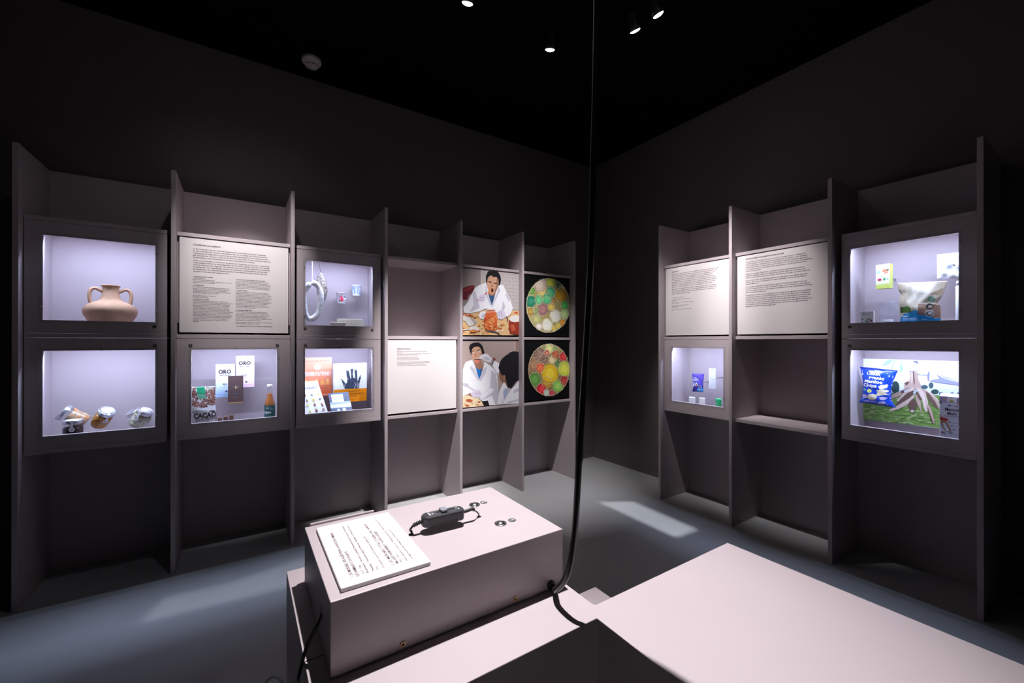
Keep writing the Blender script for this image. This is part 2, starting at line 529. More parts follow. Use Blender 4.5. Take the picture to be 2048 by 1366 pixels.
sH = fitsize('CONSERVER LES ALIMENTS', span('L', .047, 386, 440.5, 493))
para(mb, base, 'L', 386.1, 490.3, ['*CONSERVER LES ALIMENTS'], 0, sH, ld)
para(mb, base, 'L', 386.1, 498.3, TX1, 0, sA, ld)
para(mb, base, 'L', 386.1, 521.6, TX2, 0, sA, ld)
sB = fitsize(TC1d+TC2b, span('L', .047, 385.8, 466, 610)); l2 = 0.00795
for y, T in ((553.6, TC1), (571.3, TC1b), (591.4, TC1c), (599.1, TC1d)):
    para(mb, base, 'L', 385.8, y, T, 0, sB, l2)
for y, T in ((559.8, TC2), (581.7, TC2b), (621.0, TC2c), (645.2, TC2d), (653.2, ['*7. LA FERMENTATION, UN « NOUVEAU » MODE DE VIE'])):
    para(mb, base, 'L', 471.4, y, T, 0, sB, l2)
mb.build('printed_text', INK, t)

t, base = panel('L', LB[3], 0.7120, 1.2165, 'brightly lit text panel with one short paragraph below the empty niche')
TB = """*Microbiotes complices, palais en fête
*Le Temps d'un goût et d'enseignements
Octobre 2021
Photos de la performance réalisée lors de la Journée Découvertes ouvertes par Ophélie
Buttolo et Élise
Des scientifiques goûtent, expérimentent et partagent des produits issus de la fermentation avec le
public en présence de microbes et d'aliments de tous les jours.

Comment nous nourrissons-nous de ce que nous mangeons ?
En un repas, des micro-organismes de tous les jours se régalent.
Observons-les pour mieux comprendre ce qui se passe en nous.

Des scientifiques et artistes se sont donné rendez-vous autour de la table de la microbiologie
et invitent le public à goûter des aliments fermentés. Photographies de la culture et du laboratoire
avec le soutien de la science et de ses partenaires. Kimchi, choucroute, pain et
présentation des microbes au quotidien. Même menu pour chacun, une table partagée.""".split('\n')
mb = MB()
sB3 = fitsize(TB, span('L', .047, 794, 861, 708)); 
para(mb, base, 'L', 794, 697.2, TB, 0, sB3, 0.00790)
mb.build('printed_text', INK, t)

t, base = panel('R', RB[0], 1.2500, 1.7555, 'text panel with long paragraph and short credits above purple pouch case')
TM = """Depuis plusieurs années, l'intérêt pour les compléments alimentaires croît au sein de notre
société. Si l'efficacité de certains d'entre eux n'a pu être démontrée, pour d'autres, tout
reste à prouver. Dans cette vague d'opportunité et d'espoir, le marketing y est pour
quelque chose, en exploitant les effets bénéfiques supposés de ces suppléments.
Les produits à base de micro-organismes vivants, les probiotiques, ont conquis une
part du marché de la santé et remplissent de plus en plus les étagères des pharmacies.
Des millions de microbes vigoureux auraient-ils leur gagne-pain en produisant dans des
domaines aussi différents que les produits dermatologiques, cosmétiques, ou encore
vétérinaires, qui sont parfois même associés à nos compagnons à quatre pattes.""".split('\n')
TM2 = """Mais quelle est leur réelle efficacité ? Difficile à déterminer parce que les microbes qui
composent les probiotiques sont divers et leurs effets potentiels peuvent différer d'une
personne à l'autre. De plus, il faudrait mener des tests cliniques pour le déterminer
mais leurs coûts sont très importants.""".split('\n')
TM3 = """Compléments alimentaires pour chevaux

Crème pour le visage Bio microbiome aux ferments de bifidus
de prébiotiques

Shampooing antipelliculaire, Soin microbiome équilibre au lactobacille
Ultra doux pour visage

Compléments alimentaires, Produits santé, microbiome
Bio Équilibre Active, microbiome intestinal
Comprimés équilibre

Gel nettoyant équilibre microbiome Le soin microbiome équilibré
doux""".split('\n')
mb = MB()
sM = fitsize(TM+TM2, span('R', .047, 1343.6, 1437.5, 545))
para(mb, base, 'R', 1343.6, 545.5, ['*MARKETING'], 0, sM*1.05, .0116)
lm = 0.01215
para(mb, base, 'R', 1343.6, 550.0, TM, 0, sM, lm)
para(mb, base, 'R', 1343.6, 579.8, TM2, 0, sM, lm)
sm3 = fitsize(TM3, span('R', .047, 1343.6, 1385.7, 597))
para(mb, base, 'R', 1343.6, 596.6, TM3, 0, sm3, 0.00735)
mb.build('printed_text', INK, t)

t, base = panel('R', RB[1], 1.2500, 1.7555, 'text panel headed Des microbes auxiliaires en agriculture above empty niche')
TR_ = """Des bactéries, champignons et virus sont mis à contribution pour combattre les
nuisibles, insectes ou micro-organismes, qui agressent les cultures. Leur utilisation
est une alternative intéressante aux insecticides et fongicides chimiques apparus au
milieu du 20e siècle, car leur action est plus ciblée et ils sont ainsi moins dommageables
pour l'environnement. Les bioinsecticides représentent une part grandissante du
marché des pesticides.

Quelques exemples d'application : la bactérie Bacillus amyloliquefaciens est un
fongicide biologique utilisé pour éliminer les maladies telles que le Botrytis et le
oïdium touchant par exemple les cultures maraîchères et la vigne (produit Amylo-X).

Dans la lutte contre les larves des papillons du carpocapse responsables des fruits
véreux, c'est le virus de la granulose, un agent pathogène naturel, qui est efficace
(produit Madex 4).

Le champignon Beauveria brongniartii est quant à lui utilisé pour lutter contre les
larves du hanneton. Pour ce faire, des grains d'orge sont inoculés par ce champignon
et mis sous terre. Celui-ci se développe et contamine les larves du hanneton présentes
dans le sol (produit Beaupro).

En agriculture, certains micro-organismes sont utilisés pour augmenter la productivité
des cultures et assurer la sécurité alimentaire. Ils offrent une alternative à l'utilisation
massive d'engrais phosphatés et préservent ainsi les sols. Des études ont montré que
le manioc inoculé par certaines souches de micro-organismes triple sa productivité.
Un bel espoir en sachant que cette racine nourrit chaque jour un milliard de personnes
sur la planète. D'autres espèces, comme la pomme de terre ou le maïs, pourraient
également se prêter à ce type d'approche.""".split('\n')
mb = MB()
sR = fitsize(TR_, span('R', .047, 1491.4, 1624.5, 520))
para(mb, base, 'R', 1491.4, 520.0, ['*DES MICROBES AUXILIAIRES EN AGRICULTURE'], 0, sR*1.02, .01)
u, z = pl('R', .047, 1491.4, 526.0)
u -= base[0]; z -= base[2]
for l in TR_:
    if l: add_line(mb, l, (u, -0.0002, z), (1, 0, 0), (0, 0, 1), size=sR, bold=.018); z -= 0.01175
    else: z -= 0.0062
mb.build('printed_text', INK, t)
# ------------------------------------------------------------------ photo prints in bays four and five
R = random.Random(7)
def print_thing(side, ext, z0, z1, label, cat, name, group, d=0.050):
    a, b = ext
    base = (a+.004, d, z0)
    t = thing(name, label, cat, P3(side, *base), RZ(side), group)
    MB().box((0, 0, 0), (b-a-.014, 0.008, z1-z0)).build('backing_board', pm('print_edge', (0.05, 0.045, 0.045), 0.5), t)
    return t, base
def blotch(n, x0, y0, x1, y1, cols, r0, r1, inside):
    L = []
    k = 0
    while len(L) < n and k < n*40:
        k += 1
        x, y = R.uniform(x0, x1), R.uniform(y0, y1)
        if not inside(x, y): continue
        rr = R.uniform(r0, r1); c = R.choice(cols); m = 8; a0 = R.uniform(0, 3)
        L.append((c, [(x+rr*R.uniform(.6, 1.5)*math.cos(a0+2*math.pi*j/m), y+rr*R.uniform(.4, .8)*math.sin(a0+2*math.pi*j/m)) for j in range(m)]))
    return L
WH = (0.80, 0.80, 0.85); SH = (0.52, 0.52, 0.60); LAV = (0.66, 0.60, 0.74); SK = (0.58, 0.32, 0.21); SKD = (0.34, 0.17, 0.11)
HAIR = (0.012, 0.011, 0.014); CLOTH = (0.72, 0.46, 0.22); REDD = (0.48, 0.09, 0.04); CREAM = (0.82, 0.66, 0.42)

t, base = print_thing('L', LB[4], 1.2500, 1.7575, 'photo print of man in lab coat eating from red jar', 'photo print', 'photo_print', 'photo prints of people in lab coats')
L1 = [((0.30, 0.25, 0.24), [(86,524),(706,576),(706,1258),(86,1258)]),
      ((0.50, 0.45, 0.44), [(300,542),(706,576),(706,1010),(300,1010)]),
      ((0.62, 0.56, 0.54), [(283,541),(297,542),(297,1000),(283,1000)])]
for k in range(11):
    y = 585+k*38
    L1.append(((0.36, 0.32, 0.32), [(500,y),(706,y+16),(706,y+21),(500,y+4)]))
    for j in range(3):
        x = 520+j*72+(k % 2)*34
        L1.append(((0.38, 0.34, 0.34), [(x,y+3),(x+4,y+3),(x+4,y+40),(x,y+40)]))
L1 += [((0.13, 0.018, 0.026), [(86,745),(130,725),(205,710),(218,740),(200,790),(150,820),(135,875),(86,868)]),
       ((0.24, 0.03, 0.04), [(90,760),(190,722),(205,735),(100,790)]),
       (CLOTH, [(86,1020),(300,988),(706,992),(706,1258),(86,1258)])]
L1 += blotch(120, 88, 1000, 700, 1250, [REDD, CREAM, (0.60, 0.25, 0.07), (0.30, 0.13, 0.06), CREAM], 7, 20, lambda x, y: y > 1015)
L1 += [((0.70, 0.68, 0.66), [(86,1045),(150,1058),(240,1105),(205,1150),(150,1160),(110,1105),(86,1100)]),
       ((0.45, 0.42, 0.40), [(150,1060),(240,1108),(205,1152),(190,1110)]),
       (WH, ell(312,1042,56,44)), (SH, ell(325,1050,36,28)),
       (WH, [(215,742),(262,712),(338,684),(372,780),(402,935),(440,800),(478,706),(522,706),(560,790),(602,870),(630,960),(604,1030),(560,1062),(480,1030),(420,985),(330,968),(260,1000),(150,1022),(98,1012),(88,960),(140,890),(190,790)]),
       (SH, [(190,800),(215,770),(250,880),(270,960),(180,1000),(150,1020),(200,930)]),
       (SH, [(520,880),(545,940),(530,1000),(505,1000),(515,940)]), (SH, [(560,800),(600,880),(585,890),(550,820)]),
       (SH, [(470,720),(492,770),(430,900),(404,965),(402,935),(455,800)]), (SH, [(338,690),(350,800),(395,930),(380,935),(330,800)]),
       ((0.03, 0.09, 0.20), [(358,800),(440,800),(425,860),(401,936),(375,860)]),
       (SKD, [(360,790),(430,790),(440,815),(400,830),(362,815)]),
       (SK, [(346,640),(362,600),(400,585),(450,605),(474,640),(472,720),(445,785),(412,818),(378,800),(352,740)]),
       (SKD, [(452,640),(474,645),(472,720),(446,785),(414,818),(430,770),(448,720)]),
       (HAIR, [(340,690),(336,610),(356,565),(372,556),(392,560),(420,548),(440,560),(466,566),(492,606),(500,650),(492,706),(474,722),(474,655),(448,620),(420,628),(398,606),(372,614),(354,640),(350,680)]),
       (HAIR, [(364,668),(396,676),(394,688),(364,680)]), (HAIR, [(420,684),(456,690),(454,702),(420,696)]),
       (SKD, [(400,690),(414,720),(404,735),(392,728)]),
       ((0.06, 0.012, 0.012), [(386,758),(402,744),(418,756),(414,785),(398,795)]),
       ((0.70, 0.22, 0.05), [(352,790),(378,758),(392,748),(396,764),(372,786),(362,800)]),
       ((0.60, 0.06, 0.03), [(230,876),(340,792),(352,800),(250,888)]),
       (LAV, [(240,874),(262,830),(296,808),(322,800),(338,840),(326,880),(300,896),(258,890)]),
       ((0.40, 0.36, 0.48), [(270,840),(318,848),(318,856),(272,850)]), ((0.40, 0.36, 0.48), [(264,866),(312,872),(310,880),(262,876)]),
       (LAV, [(455,1020),(485,985),(530,985),(548,1015),(550,1060),(505,1092),(465,1075)]),
       ((0.40, 0.36, 0.48), [(480,1000),(488,1050),(482,1052),(472,1004)]), ((0.40, 0.36, 0.48), [(506,995),(514,1060),(507,1062),(498,998)]),
       ((0.62, 0.13, 0.04), [(326,1040),(338,1000),(438,996),(448,1040),(460,1080),(456,1188),(420,1208),(360,1208),(322,1188),(314,1085)]),
       ((0.72, 0.60, 0.55), [(336,980),(350,972),(430,970),(440,980),(436,1006),(342,1010)]),
       ((0.50, 0.10, 0.03), [(345,985),(432,984),(430,1000),(346,1002)])]
L1 += blotch(46, 322, 1040, 455, 1195, [(0.74, 0.30, 0.08), (0.45, 0.06, 0.02), (0.78, 0.42, 0.16)], 8, 15, lambda x, y: True)
L1 += [((0.30, 0.035, 0.02), [(584,1110),(600,1085),(706,1095),(706,1258),(600,1240),(586,1200)]),
       ((0.50, 0.10, 0.04), [(600,1150),(640,1140),(660,1200),(620,1220)]),
       ((0.76, 0.74, 0.72), [(592,1080),(602,1052),(650,1044),(706,1050),(706,1108),(650,1116),(605,1108)]),
       ((0.72, 0.70, 0.66), ell(205,1192,52,34)), ((0.66, 0.24, 0.06), ell(200,1212,40,16)), ((0.70, 0.68, 0.64), [(86,1195),(160,1185),(162,1193),(86,1206)]),
       ((0.10, 0.09, 0.10), [(330,1195),(345,1200),(420,1212),(470,1230),(500,1256),(490,1256),(455,1234),(400,1222),(340,1208)]),
       ((0.10, 0.09, 0.10), [(556,1048),(564,1050),(578,1085),(572,1112),(564,1110),(569,1085)])]
art(t, base, 'L', .050, 910, 440, 5.464, L1)

t, base = print_thing('L', LB[4], 0.7120, 1.2165, 'photo print of man with tongue out beside woman in lab coats', 'photo print', 'photo_print', 'photo prints of people in lab coats')
L2 = [((0.40, 0.31, 0.285), [(132,93),(1094,98),(1094,1165),(132,1242)]),
      ((0.30, 0.20, 0.17), [(1030,98),(1094,98),(1094,400),(1030,400)]), ((0.52, 0.42, 0.38), [(1020,98),(1034,98),(1034,330),(1020,330)])]
for k in range(9):
    L2.append(((0.34, 0.26, 0.235), [(132,180+k*55),(1018,160+k*52),(1018,164+k*52),(132,185+k*55)]))
L2 += [(SKD, [(330,462),(440,440),(485,530),(470,600),(410,620),(350,560)]),
       (WH, [(132,600),(160,510),(180,462),(292,420),(340,520),(412,752),(470,620),(495,520),(500,455),(600,520),(680,600),(722,700),(742,1000),(722,1195),(590,1200),(560,1125),(470,1130),(395,1072),(260,1000),(132,1045)]),
       (SH, [(250,560),(292,520),(330,640),(400,760),(400,790),(330,680)]), (SH, [(500,560),(545,540),(520,660),(430,800),(412,760)]),
       (SH, [(620,600),(700,660),(742,1000),(722,1190),(690,1190),(640,1060),(590,1000),(610,760)]),
       (SH, [(132,820),(220,830),(240,880),(350,945),(330,960),(220,900),(132,860)]),
       (SH, [(300,560),(330,572),(410,745),(404,770)]), (SH, [(400,1060),(600,900),(690,930),(650,1020),(480,1105)]),
       (WH, [(420,1050),(600,905),(670,925),(620,990),(470,1095)]),
       ((0.02, 0.17, 0.50), [(352,540),(380,575),(420,590),(466,566),(440,690),(413,752),(380,660)]),
       ((0.01, 0.09, 0.30), [(440,585),(466,566),(440,690),(413,752),(425,680)]),
       (SK, [(278,300),(300,230),(340,200),(400,192),(440,240),(468,320),(455,410),(425,470),(380,492),(340,470),(308,420),(285,360)]),
       (SKD, [(440,300),(468,320),(455,410),(425,470),(380,492),(420,440),(438,380)]),
       (HAIR, [(238,210),(262,160),(300,138),(345,128),(400,126),(440,150),(475,200),(492,262),(506,312),(470,336),(456,290),(436,232),(400,196),(350,200),(312,216),(286,262),(280,350),(262,310)]),
       (HAIR, [(284,280),(330,262),(332,272),(286,290)]), (HAIR, [(370,262),(424,244),(426,256),(372,274)]),
       ((0.85, 0.82, 0.80), ell(312,300,20,9)), ((0.85, 0.82, 0.80), ell(398,284,22,10)), (HAIR, ell(308,298,7,8)), (HAIR, ell(392,282,7,8)),
       (SKD, [(350,300),(364,350),(350,368),(334,356)]),
       ((0.08, 0.015, 0.015), [(330,408),(380,398),(432,398),(422,432),(345,430)]), ((0.85, 0.83, 0.80), [(350,402),(424,396),(420,404),(352,410)]),
       ((0.70, 0.20, 0.16), [(344,424),(420,420),(414,470),(386,488),(356,470)]),
       ((0.72, 0.68, 0.76), [(398,398),(440,350),(490,322),(545,318),(590,362),(634,406),(600,470),(545,452),(500,440),(470,410),(420,405)]),
       (SH, [(470,380),(560,372),(600,420),(560,440),(500,420)]),
       ((0.16, 0.16, 0.18), [(588,498),(630,420),(672,440),(640,530)]), ((0.40, 0.40, 0.42), [(600,480),(632,430),(648,438),(616,500)]),
       ((0.22, 0.03, 0.03), [(640,400),(680,385),(694,420),(672,440)]),
       (WH, [(640,520),(672,440),(756,486),(762,600),(742,672),(690,600)]), (SH, [(640,530),(690,600),(742,672),(735,690),(660,590)]),
       ((0.26, 0.12, 0.075), [(742,640),(770,620),(850,690),(880,800),(930,880),(890,930),(840,850),(800,800),(770,760)]),
       ((0.40, 0.19, 0.12), [(826,700),(850,690),(856,740),(838,770)]),
       (HAIR, [(740,560),(760,480),(790,420),(850,360),(900,330),(940,296),(1000,276),(1094,290),(1094,770),(1040,800),(1000,860),(960,910),(900,890),(870,780),(850,680),(800,690),(764,630)]),
       (WH, [(720,1190),(745,1000),(790,880),(836,800),(870,850),(905,920),(960,930),(1010,880),(1094,770),(1094,1166),(900,1178)]),
       (SH, [(905,920),(960,930),(910,1010),(830,1130),(815,1180),(800,1182),(840,1060)]), (SH, [(1000,940),(1094,900),(1094,960),(1000,1000)]), (SH, [(900,1140),(1094,1090),(1094,1120),(900,1172)]),
       ((0.35, 0.42, 0.60), [(822,960),(866,900),(905,930),(880,1000),(832,1110)]),
       (SKD, [(185,1035),(262,985),(280,1045)]),
       (LAV, [(268,1010),(300,965),(360,940),(410,935),(452,985),(440,1040),(380,1070),(300,1060)]), ((0.42, 0.37, 0.52), [(330,1000),(420,985),(424,995),(334,1012)]),
       ((0.012, 0.012, 0.014), [(392,1075),(470,1130),(560,1120),(585,1202),(480,1212)]),
       (CREAM, [(132,1042),(230,1030),(300,1062),(392,1080),(450,1130),(494,1212),(132,1242)]),
       (REDD, [(180,1100),(250,1092),(305,1112),(290,1142),(230,1150),(185,1130)]), (REDD, ell(410,1145,26,16)), (REDD, ell(210,1210,34,16)), (REDD, ell(385,1196,18,11))]
L2 += blotch(46, 136, 1050, 480, 1235, [REDD, (0.65, 0.35, 0.12), (0.30, 0.15, 0.06)], 4, 9, lambda x, y: y > 1050+(x-130)*.25 and y < 1232-(x-130)*.07)
art(t, base, 'L', .050, 910, 670, 8.54, L2)

def colony(z0, z1, label, ox, oy, s, cx, cy, rx, ry, basec, blobs, seed):
    t, base = print_thing('L', LB[5], z0, z1, label, 'photo print', 'colony_print', 'prints of microbe colonies')
    rr = random.Random(seed)
    c0 = pl('L', .050, ox+cx/s, oy+cy/s)
    sq = [((0.004, 0.004, 0.005), None)]
    a, b = LB[5]
    MBk = MB().box((0.0005, -0.0002, 0.0005), (b-a-.0145, -0.00005, z1-z0-.0005))
    MBk.build('black_ground', pm('matt_black_print', (0.004, 0.004, 0.005), 0.5, spec=0.2), t)
    Ls = [(basec, ell(cx, cy, rx, ry, 48))]
    for (x, y, r, c) in blobs:
        ks = [rr.uniform(.9, 1.1) for _ in range(12)]
        sh = lambda f: [(min(max(x+r*f*k*math.cos(i*math.pi/6), cx-rx), cx+rx), y+r*f*k*1.15*math.sin(i*math.pi/6)) for i, k in enumerate(ks)]
        Ls.append((tuple(v*.80 for v in c), sh(1.0))); Ls.append((tuple(min(.95, v*1.2) for v in c), sh(.86)))
        Ls.append((tuple(min(.98, v*1.5+.03) for v in c), sh(.5)))
    dot = (0.95, 0.93, 0.70); dots = []
    def put(x, y, c, r):
        if ((x-cx)/rx)**2+((y-cy)/ry)**2 < 1.03: dots.append((c, ell(x, y, r, r*1.1, 5)))
    for k in range(130):
        a_ = 2*math.pi*k/130
        put(cx+rx*.985*math.cos(a_)*rr.uniform(.98, 1.01), cy+ry*.985*math.sin(a_)*rr.uniform(.98, 1.01), dot, rx*.017)
    for (x, y, r, c) in blobs:
        n = int(10+r*.5)
        for k in range(n):
            a_ = 2*math.pi*k/n
            put(x+r*rr.uniform(.9, 1.08)*math.cos(a_), y+r*1.15*rr.uniform(.9, 1.08)*math.sin(a_), dot if k % 3 else tuple(min(1, v*1.3+.25) for v in c), rx*.016)
        for k in range(int(r*.45)):
            a_ = rr.uniform(0, 6.28); q = r*math.sqrt(rr.random())
            put(x+q*math.cos(a_), y+q*1.15*math.sin(a_), tuple(min(1, v*1.3+.12) for v in c), rx*.014)
    # clip blobs to the dish
    def clip(poly):
        out = []
        for x, y in poly:
            q = math.sqrt(((x-cx)/rx)**2+((y-cy)/ry)**2)
            out.append((cx+(x-cx)/max(q, 1), cy+(y-cy)/max(q, 1)))
        return out
    art(t, base, 'L', .0495, ox, oy, s, [(c, clip(p)) for c, p in Ls], 'printed_image', 0.00001)
    art(t, base, 'L', .0484, ox, oy, s, dots, 'printed_dots', 0.0)
colony(1.2500, 1.7575, 'black print of a disc of green and cream microbe colonies', 1030, 460, 5.94, 394, 897, 260, 325, (0.46, 0.36, 0.12),
  [(330,735,62,(.70,.52,.13)),(560,690,36,(.70,.60,.35)),(460,850,44,(.40,.22,.05)),(250,960,38,(.2,.3,.08)),(520,880,38,(.35,.30,.08)),(430,915,42,(.70,.50,.08)),
   (300,650,74,(.72,.55,.46)),(425,620,52,(.58,.72,.07)),(515,655,32,(.07,.20,.06)),(545,775,72,(.68,.38,.02)),(420,740,56,(.09,.50,.22)),(385,815,60,(.10,.52,.22)),(285,830,52,(.12,.50,.20)),
   (190,850,62,(.015,.20,.11)),(200,725,42,(.14,.30,.05)),(185,970,46,(.38,.24,.04)),(250,1060,56,(.42,.42,.16)),(330,940,68,(.33,.16,.15)),(285,1145,36,(.76,.64,.56)),
   (480,1020,68,(.86,.80,.60)),(380,1130,68,(.86,.78,.60)),(590,895,46,(.09,.58,.10)),(590,1000,52,(.52,.72,.28)),(560,1100,36,(.68,.30,.02)),(515,1135,29,(.72,.56,.07)),(465,1170,29,(.68,.48,.05))], 3)
colony(0.7120, 1.2165, 'black print of a disc of red and yellow microbe colonies', 1030, 670, 4.55, 308, 318, 188, 238, (0.30, 0.20, 0.07),
  [(400,130,36,(.33,.27,.07)),(240,120,36,(.33,.33,.11)),(385,265,32,(.1,.2,.06)),(290,430,48,(.5,.28,.04)),(265,215,40,(.28,.17,.10)),(340,225,36,(.72,.55,.30)),
   (312,125,42,(.66,.66,.26)),(365,125,22,(.18,.42,.1)),(225,180,58,(.26,.15,.11)),(290,165,26,(.58,.07,.05)),(370,175,36,(.52,.11,.04)),(440,195,36,(.68,.04,.04)),
   (170,270,58,(.33,.18,.09)),(230,300,40,(.74,.11,.03)),(450,310,60,(.62,.68,.07)),(320,350,78,(.74,.48,.02)),(180,405,54,(.10,.28,.05)),(240,495,46,(.60,.02,.03)),
   (390,465,50,(.28,.54,.1)),(450,415,40,(.43,.04,.03)),(285,525,26,(.45,.55,.45)),(335,530,26,(.48,.04,.07))], 5)

# ------------------------------------------------------------------ exhibits
def pin(t, x, z, y0, dfront):
    """steel rod from the back of an exhibit to the back panel; dfront = depth of the thing's origin"""
    MB().cyl((x, y0, z), (x, DB-dfront+.001, z), 0.0035, 10).build('mounting_pin', PIN, t)
def quad_uv(side, d, cs):
    p = [pl(side, d, *c) for c in cs]
    u0 = (p[0][0]+p[3][0])/2; u1 = (p[1][0]+p[2][0])/2; z1 = (p[0][1]+p[1][1])/2; z0 = (p[2][1]+p[3][1])/2
    return u0, u1, z0, z1
def carton(name, label, cat, side, d, th, u0, u1, z0, z1, mat, rot=0.0, pinned=True, group=None, bev=0.0006):
    t = thing(name, label, cat, P3(side, (u0+u1)/2, d, z0), RZ(side)+rot, group)
    w = (u1-u0)/2
    MB().box((-w, 0, 0), (w, th, z1-z0)).build('carton', mat, t, bevel=bev, seg=1)
    if pinned: pin(t, 0, (z1-z0)*.5, th-.001, d)
    return t, w, z1-z0
def flat(t, layers, d=0.0, name='printed_cover', eps=0.0001):
    """layers in local metres (x, z) on the face y = d"""
    mats = []; idx = {}; mb = MB()
    for k, (c, poly) in enumerate(layers):
        if c not in idx: idx[c] = len(mats); mats.append(ink(c))
        mb.add([(x, d-eps*(k+1), z) for x, z in poly], [tuple(range(len(poly)))], idx[c])
    return mb.build(name, mats, t)
def words(t, items, d=0.0, name='lettering', eps=0.0012):
    """items: (text, x_left, z_base, width, colour, bold[, height])"""
    mats = []; idx = {}; mb = MB()
    for it in items:
        s, x, z, w, c, b = it[:6]
        if c not in idx: idx[c] = len(mats); mats.append(ink(c))
        add_line(mb, s, (x, d-eps, z), (1, 0, 0), (0, 0, 1), width=w, bold=b, mi=idx[c], height=it[6] if len(it) > 6 else None)
    return mb.build(name, mats, t)
BRK = (0.05, 0.03, 0.03)

# --- amphora
sx, sz = pl('L', .20, 221.5, 640)
CLAY = pm('fired_clay', (0.50, 0.31, 0.20), 0.8, spec=0.15, noise=0.22, nscale=14, bump=0.25, bscale=60)
t = thing('amphora', 'two-handled pale clay amphora with a flat rim', 'amphora', P3('L', sx, .20, ZM[1]), math.radians(11))
fz = lambda y: pl('L', .20, 221.5, y)[1]-ZM[1]
kx = 0.00187/2
prof = [(0.0, 0.0), (0.050, 0.0), (0.056, 0.004), (0.075, fz(641)-.03), (94*kx, fz(641)), (109*kx, fz(630)), (112.5*kx, fz(623)), (110*kx, fz(618)), (101*kx, fz(612.5)), (84*kx, fz(608)), (66*kx, fz(604.5)),
        (50*kx, fz(602)), (43*kx, fz(598.5)), (38*kx, fz(593)), (35*kx, fz(588)), (33.5*kx, fz(582)), (34*kx, fz(576)), (36*kx, fz(573.8)), (41*kx, fz(572.6)), (41.5*kx, fz(571.2)), (39*kx, fz(570.6)), (33*kx, fz(573)), (30*kx, fz(585)), (28*kx, fz(596))]
MB().lathe(prof, 56).build('body', CLAY, t)
for sgn in (-1, 1):
    pts = [(sgn*31*kx, 0, fz(584)), (sgn*42*kx, 0, fz(582)), (sgn*56*kx, 0, fz(578.5)), (sgn*72*kx, 0, fz(579)), (sgn*82*kx, 0, fz(585)), (sgn*84*kx, 0, fz(595)), (sgn*80*kx, 0, fz(605)), (sgn*74*kx, 0, fz(609))]
    MB().tube(pts, 0.0080, 12, 8, flat=1.35).build('handle', CLAY, t)

# --- jars of ferments
def jar(label, org, axis, r, h, liquid, bits, seed, tagrot=0.0, band=True, pinned=True, lidh=0.017, nb=26, bs=1.0):
    """org = centre of the jar base, axis = direction of the jar"""
    t = thing('pickle_jar', label, 'jar', P3('L', org[0], org[1], org[2]), 0.0, 'jars of fermented vegetables')
    q = Vector((0, 0, 1)).rotation_difference(Vector(axis).normalized())
    t.rotation_mode = 'QUATERNION'; t.rotation_quaternion = q
    rr = random.Random(seed)
    MB().lathe([(0, 0), (r*.86, 0), (r*.98, .006), (r, .014), (r, h*.80), (r*.93, h*.86), (r*.90, h*.88), (r*.90, h)], 36, cap=False).build('glass', GLASS, t)
    lm = pm('brine_%d' % seed, liquid, 0.25, spec=0.5, noise=0.35, nscale=38)
    c = MB().lathe([(0, .004), (r*.84, .004), (r*.94, .014), (r*.94, h*.78), (r*.84, h*.84), (0, h*.84)], 28).build('contents', lm, t)
    if bits:
        mats = [pm('ferment_%d_%d' % (seed, i), b, 0.4, noise=0.2, nscale=60) for i, b in enumerate(bits)]
        mb = MB()
        for k in range(nb):
            a = rr.uniform(0, 6.28); z = rr.uniform(.016, h*.76); R1 = rr.uniform(.010, .017)*bs
            ax = Vector((math.cos(a), math.sin(a), rr.uniform(-.4, .4))).normalized()
            o = Vector((math.cos(a)*r*.90, math.sin(a)*r*.90, z))
            mb.lathe([(R1, 0), (R1*.9, .0022), (0, .0030)], 10, rr.randrange(len(mats)), ax, o-ax*.0022, True)
        mb.build('vegetable_slices', mats, c)
    ld = MB().lathe([(r*1.0, h-.002), (r*1.01, h), (r*1.01, h+lidh-.003), (r*.97, h+lidh), (r*.86, h+lidh), (r*.84, h+lidh-.0012), (0, h+lidh-.0012)], 40).build('lid', TIN, t)
    if band:
        MB().lathe([(0, h+lidh-.0009), (r*.72, h+lidh-.0009), (r*.72, h+lidh-.0004), (0, h+lidh-.0004)], 30, cap=False).build('lid_label', PAPER, ld)
        ca, sa = math.cos(tagrot), math.sin(tagrot)
        def rot(x, y, z): return (x*ca-y*sa, x*sa+y*ca, z)
        mb = MB(); w = .0042; e = .0006
        y1 = -r*1.01-e
        mb.add([rot(-w, -r*.5, h+lidh+e*.4), rot(w, -r*.5, h+lidh+e*.4), rot(w, y1, h+lidh+e), rot(-w, y1, h+lidh+e)], [(0, 3, 2, 1)])
        mb.add([rot(-w, y1, h+lidh+e), rot(w, y1, h+lidh+e), rot(w, y1, h-.020), rot(-w, y1, h-.020)], [(0, 3, 2, 1)])
        mb.add([rot(.0105*math.cos(k*math.pi/9), y1-.0001, h-.026+.0105*math.sin(k*math.pi/9)) for k in range(18)], [tuple(range(18))])
        s = mb.build('paper_seal', PAPER, ld)
        mb = MB()
        for k in range(6):
            a = k*math.pi/3+.26; dx, dz = math.cos(a), math.sin(a)
            p = [(dx*.002-dz*.001, dz*.002+dx*.001), (dx*.002+dz*.001, dz*.002-dx*.001), (dx*.0075+dz*.0011, dz*.0075-dx*.0011), (dx*.0075-dz*.0011, dz*.0075+dx*.0011)]
            mb.add([rot(x, y1-.0004, h-.026+z) for x, z in p], [(0, 1, 2, 3)])
        mb.build('star_mark', ink((0.01, 0.01, 0.05)), t)
    return t
def lu(x, y, d): return pl('L', d, x, y)
u, z = lu(146, 866, .11)
jar('dark beetroot jar standing upright with a star seal', (u, .11, ZB[1]+.0005), (0, 0, 1), .037, .104, (0.028, 0.006, 0.012), None, 11, tagrot=.12)
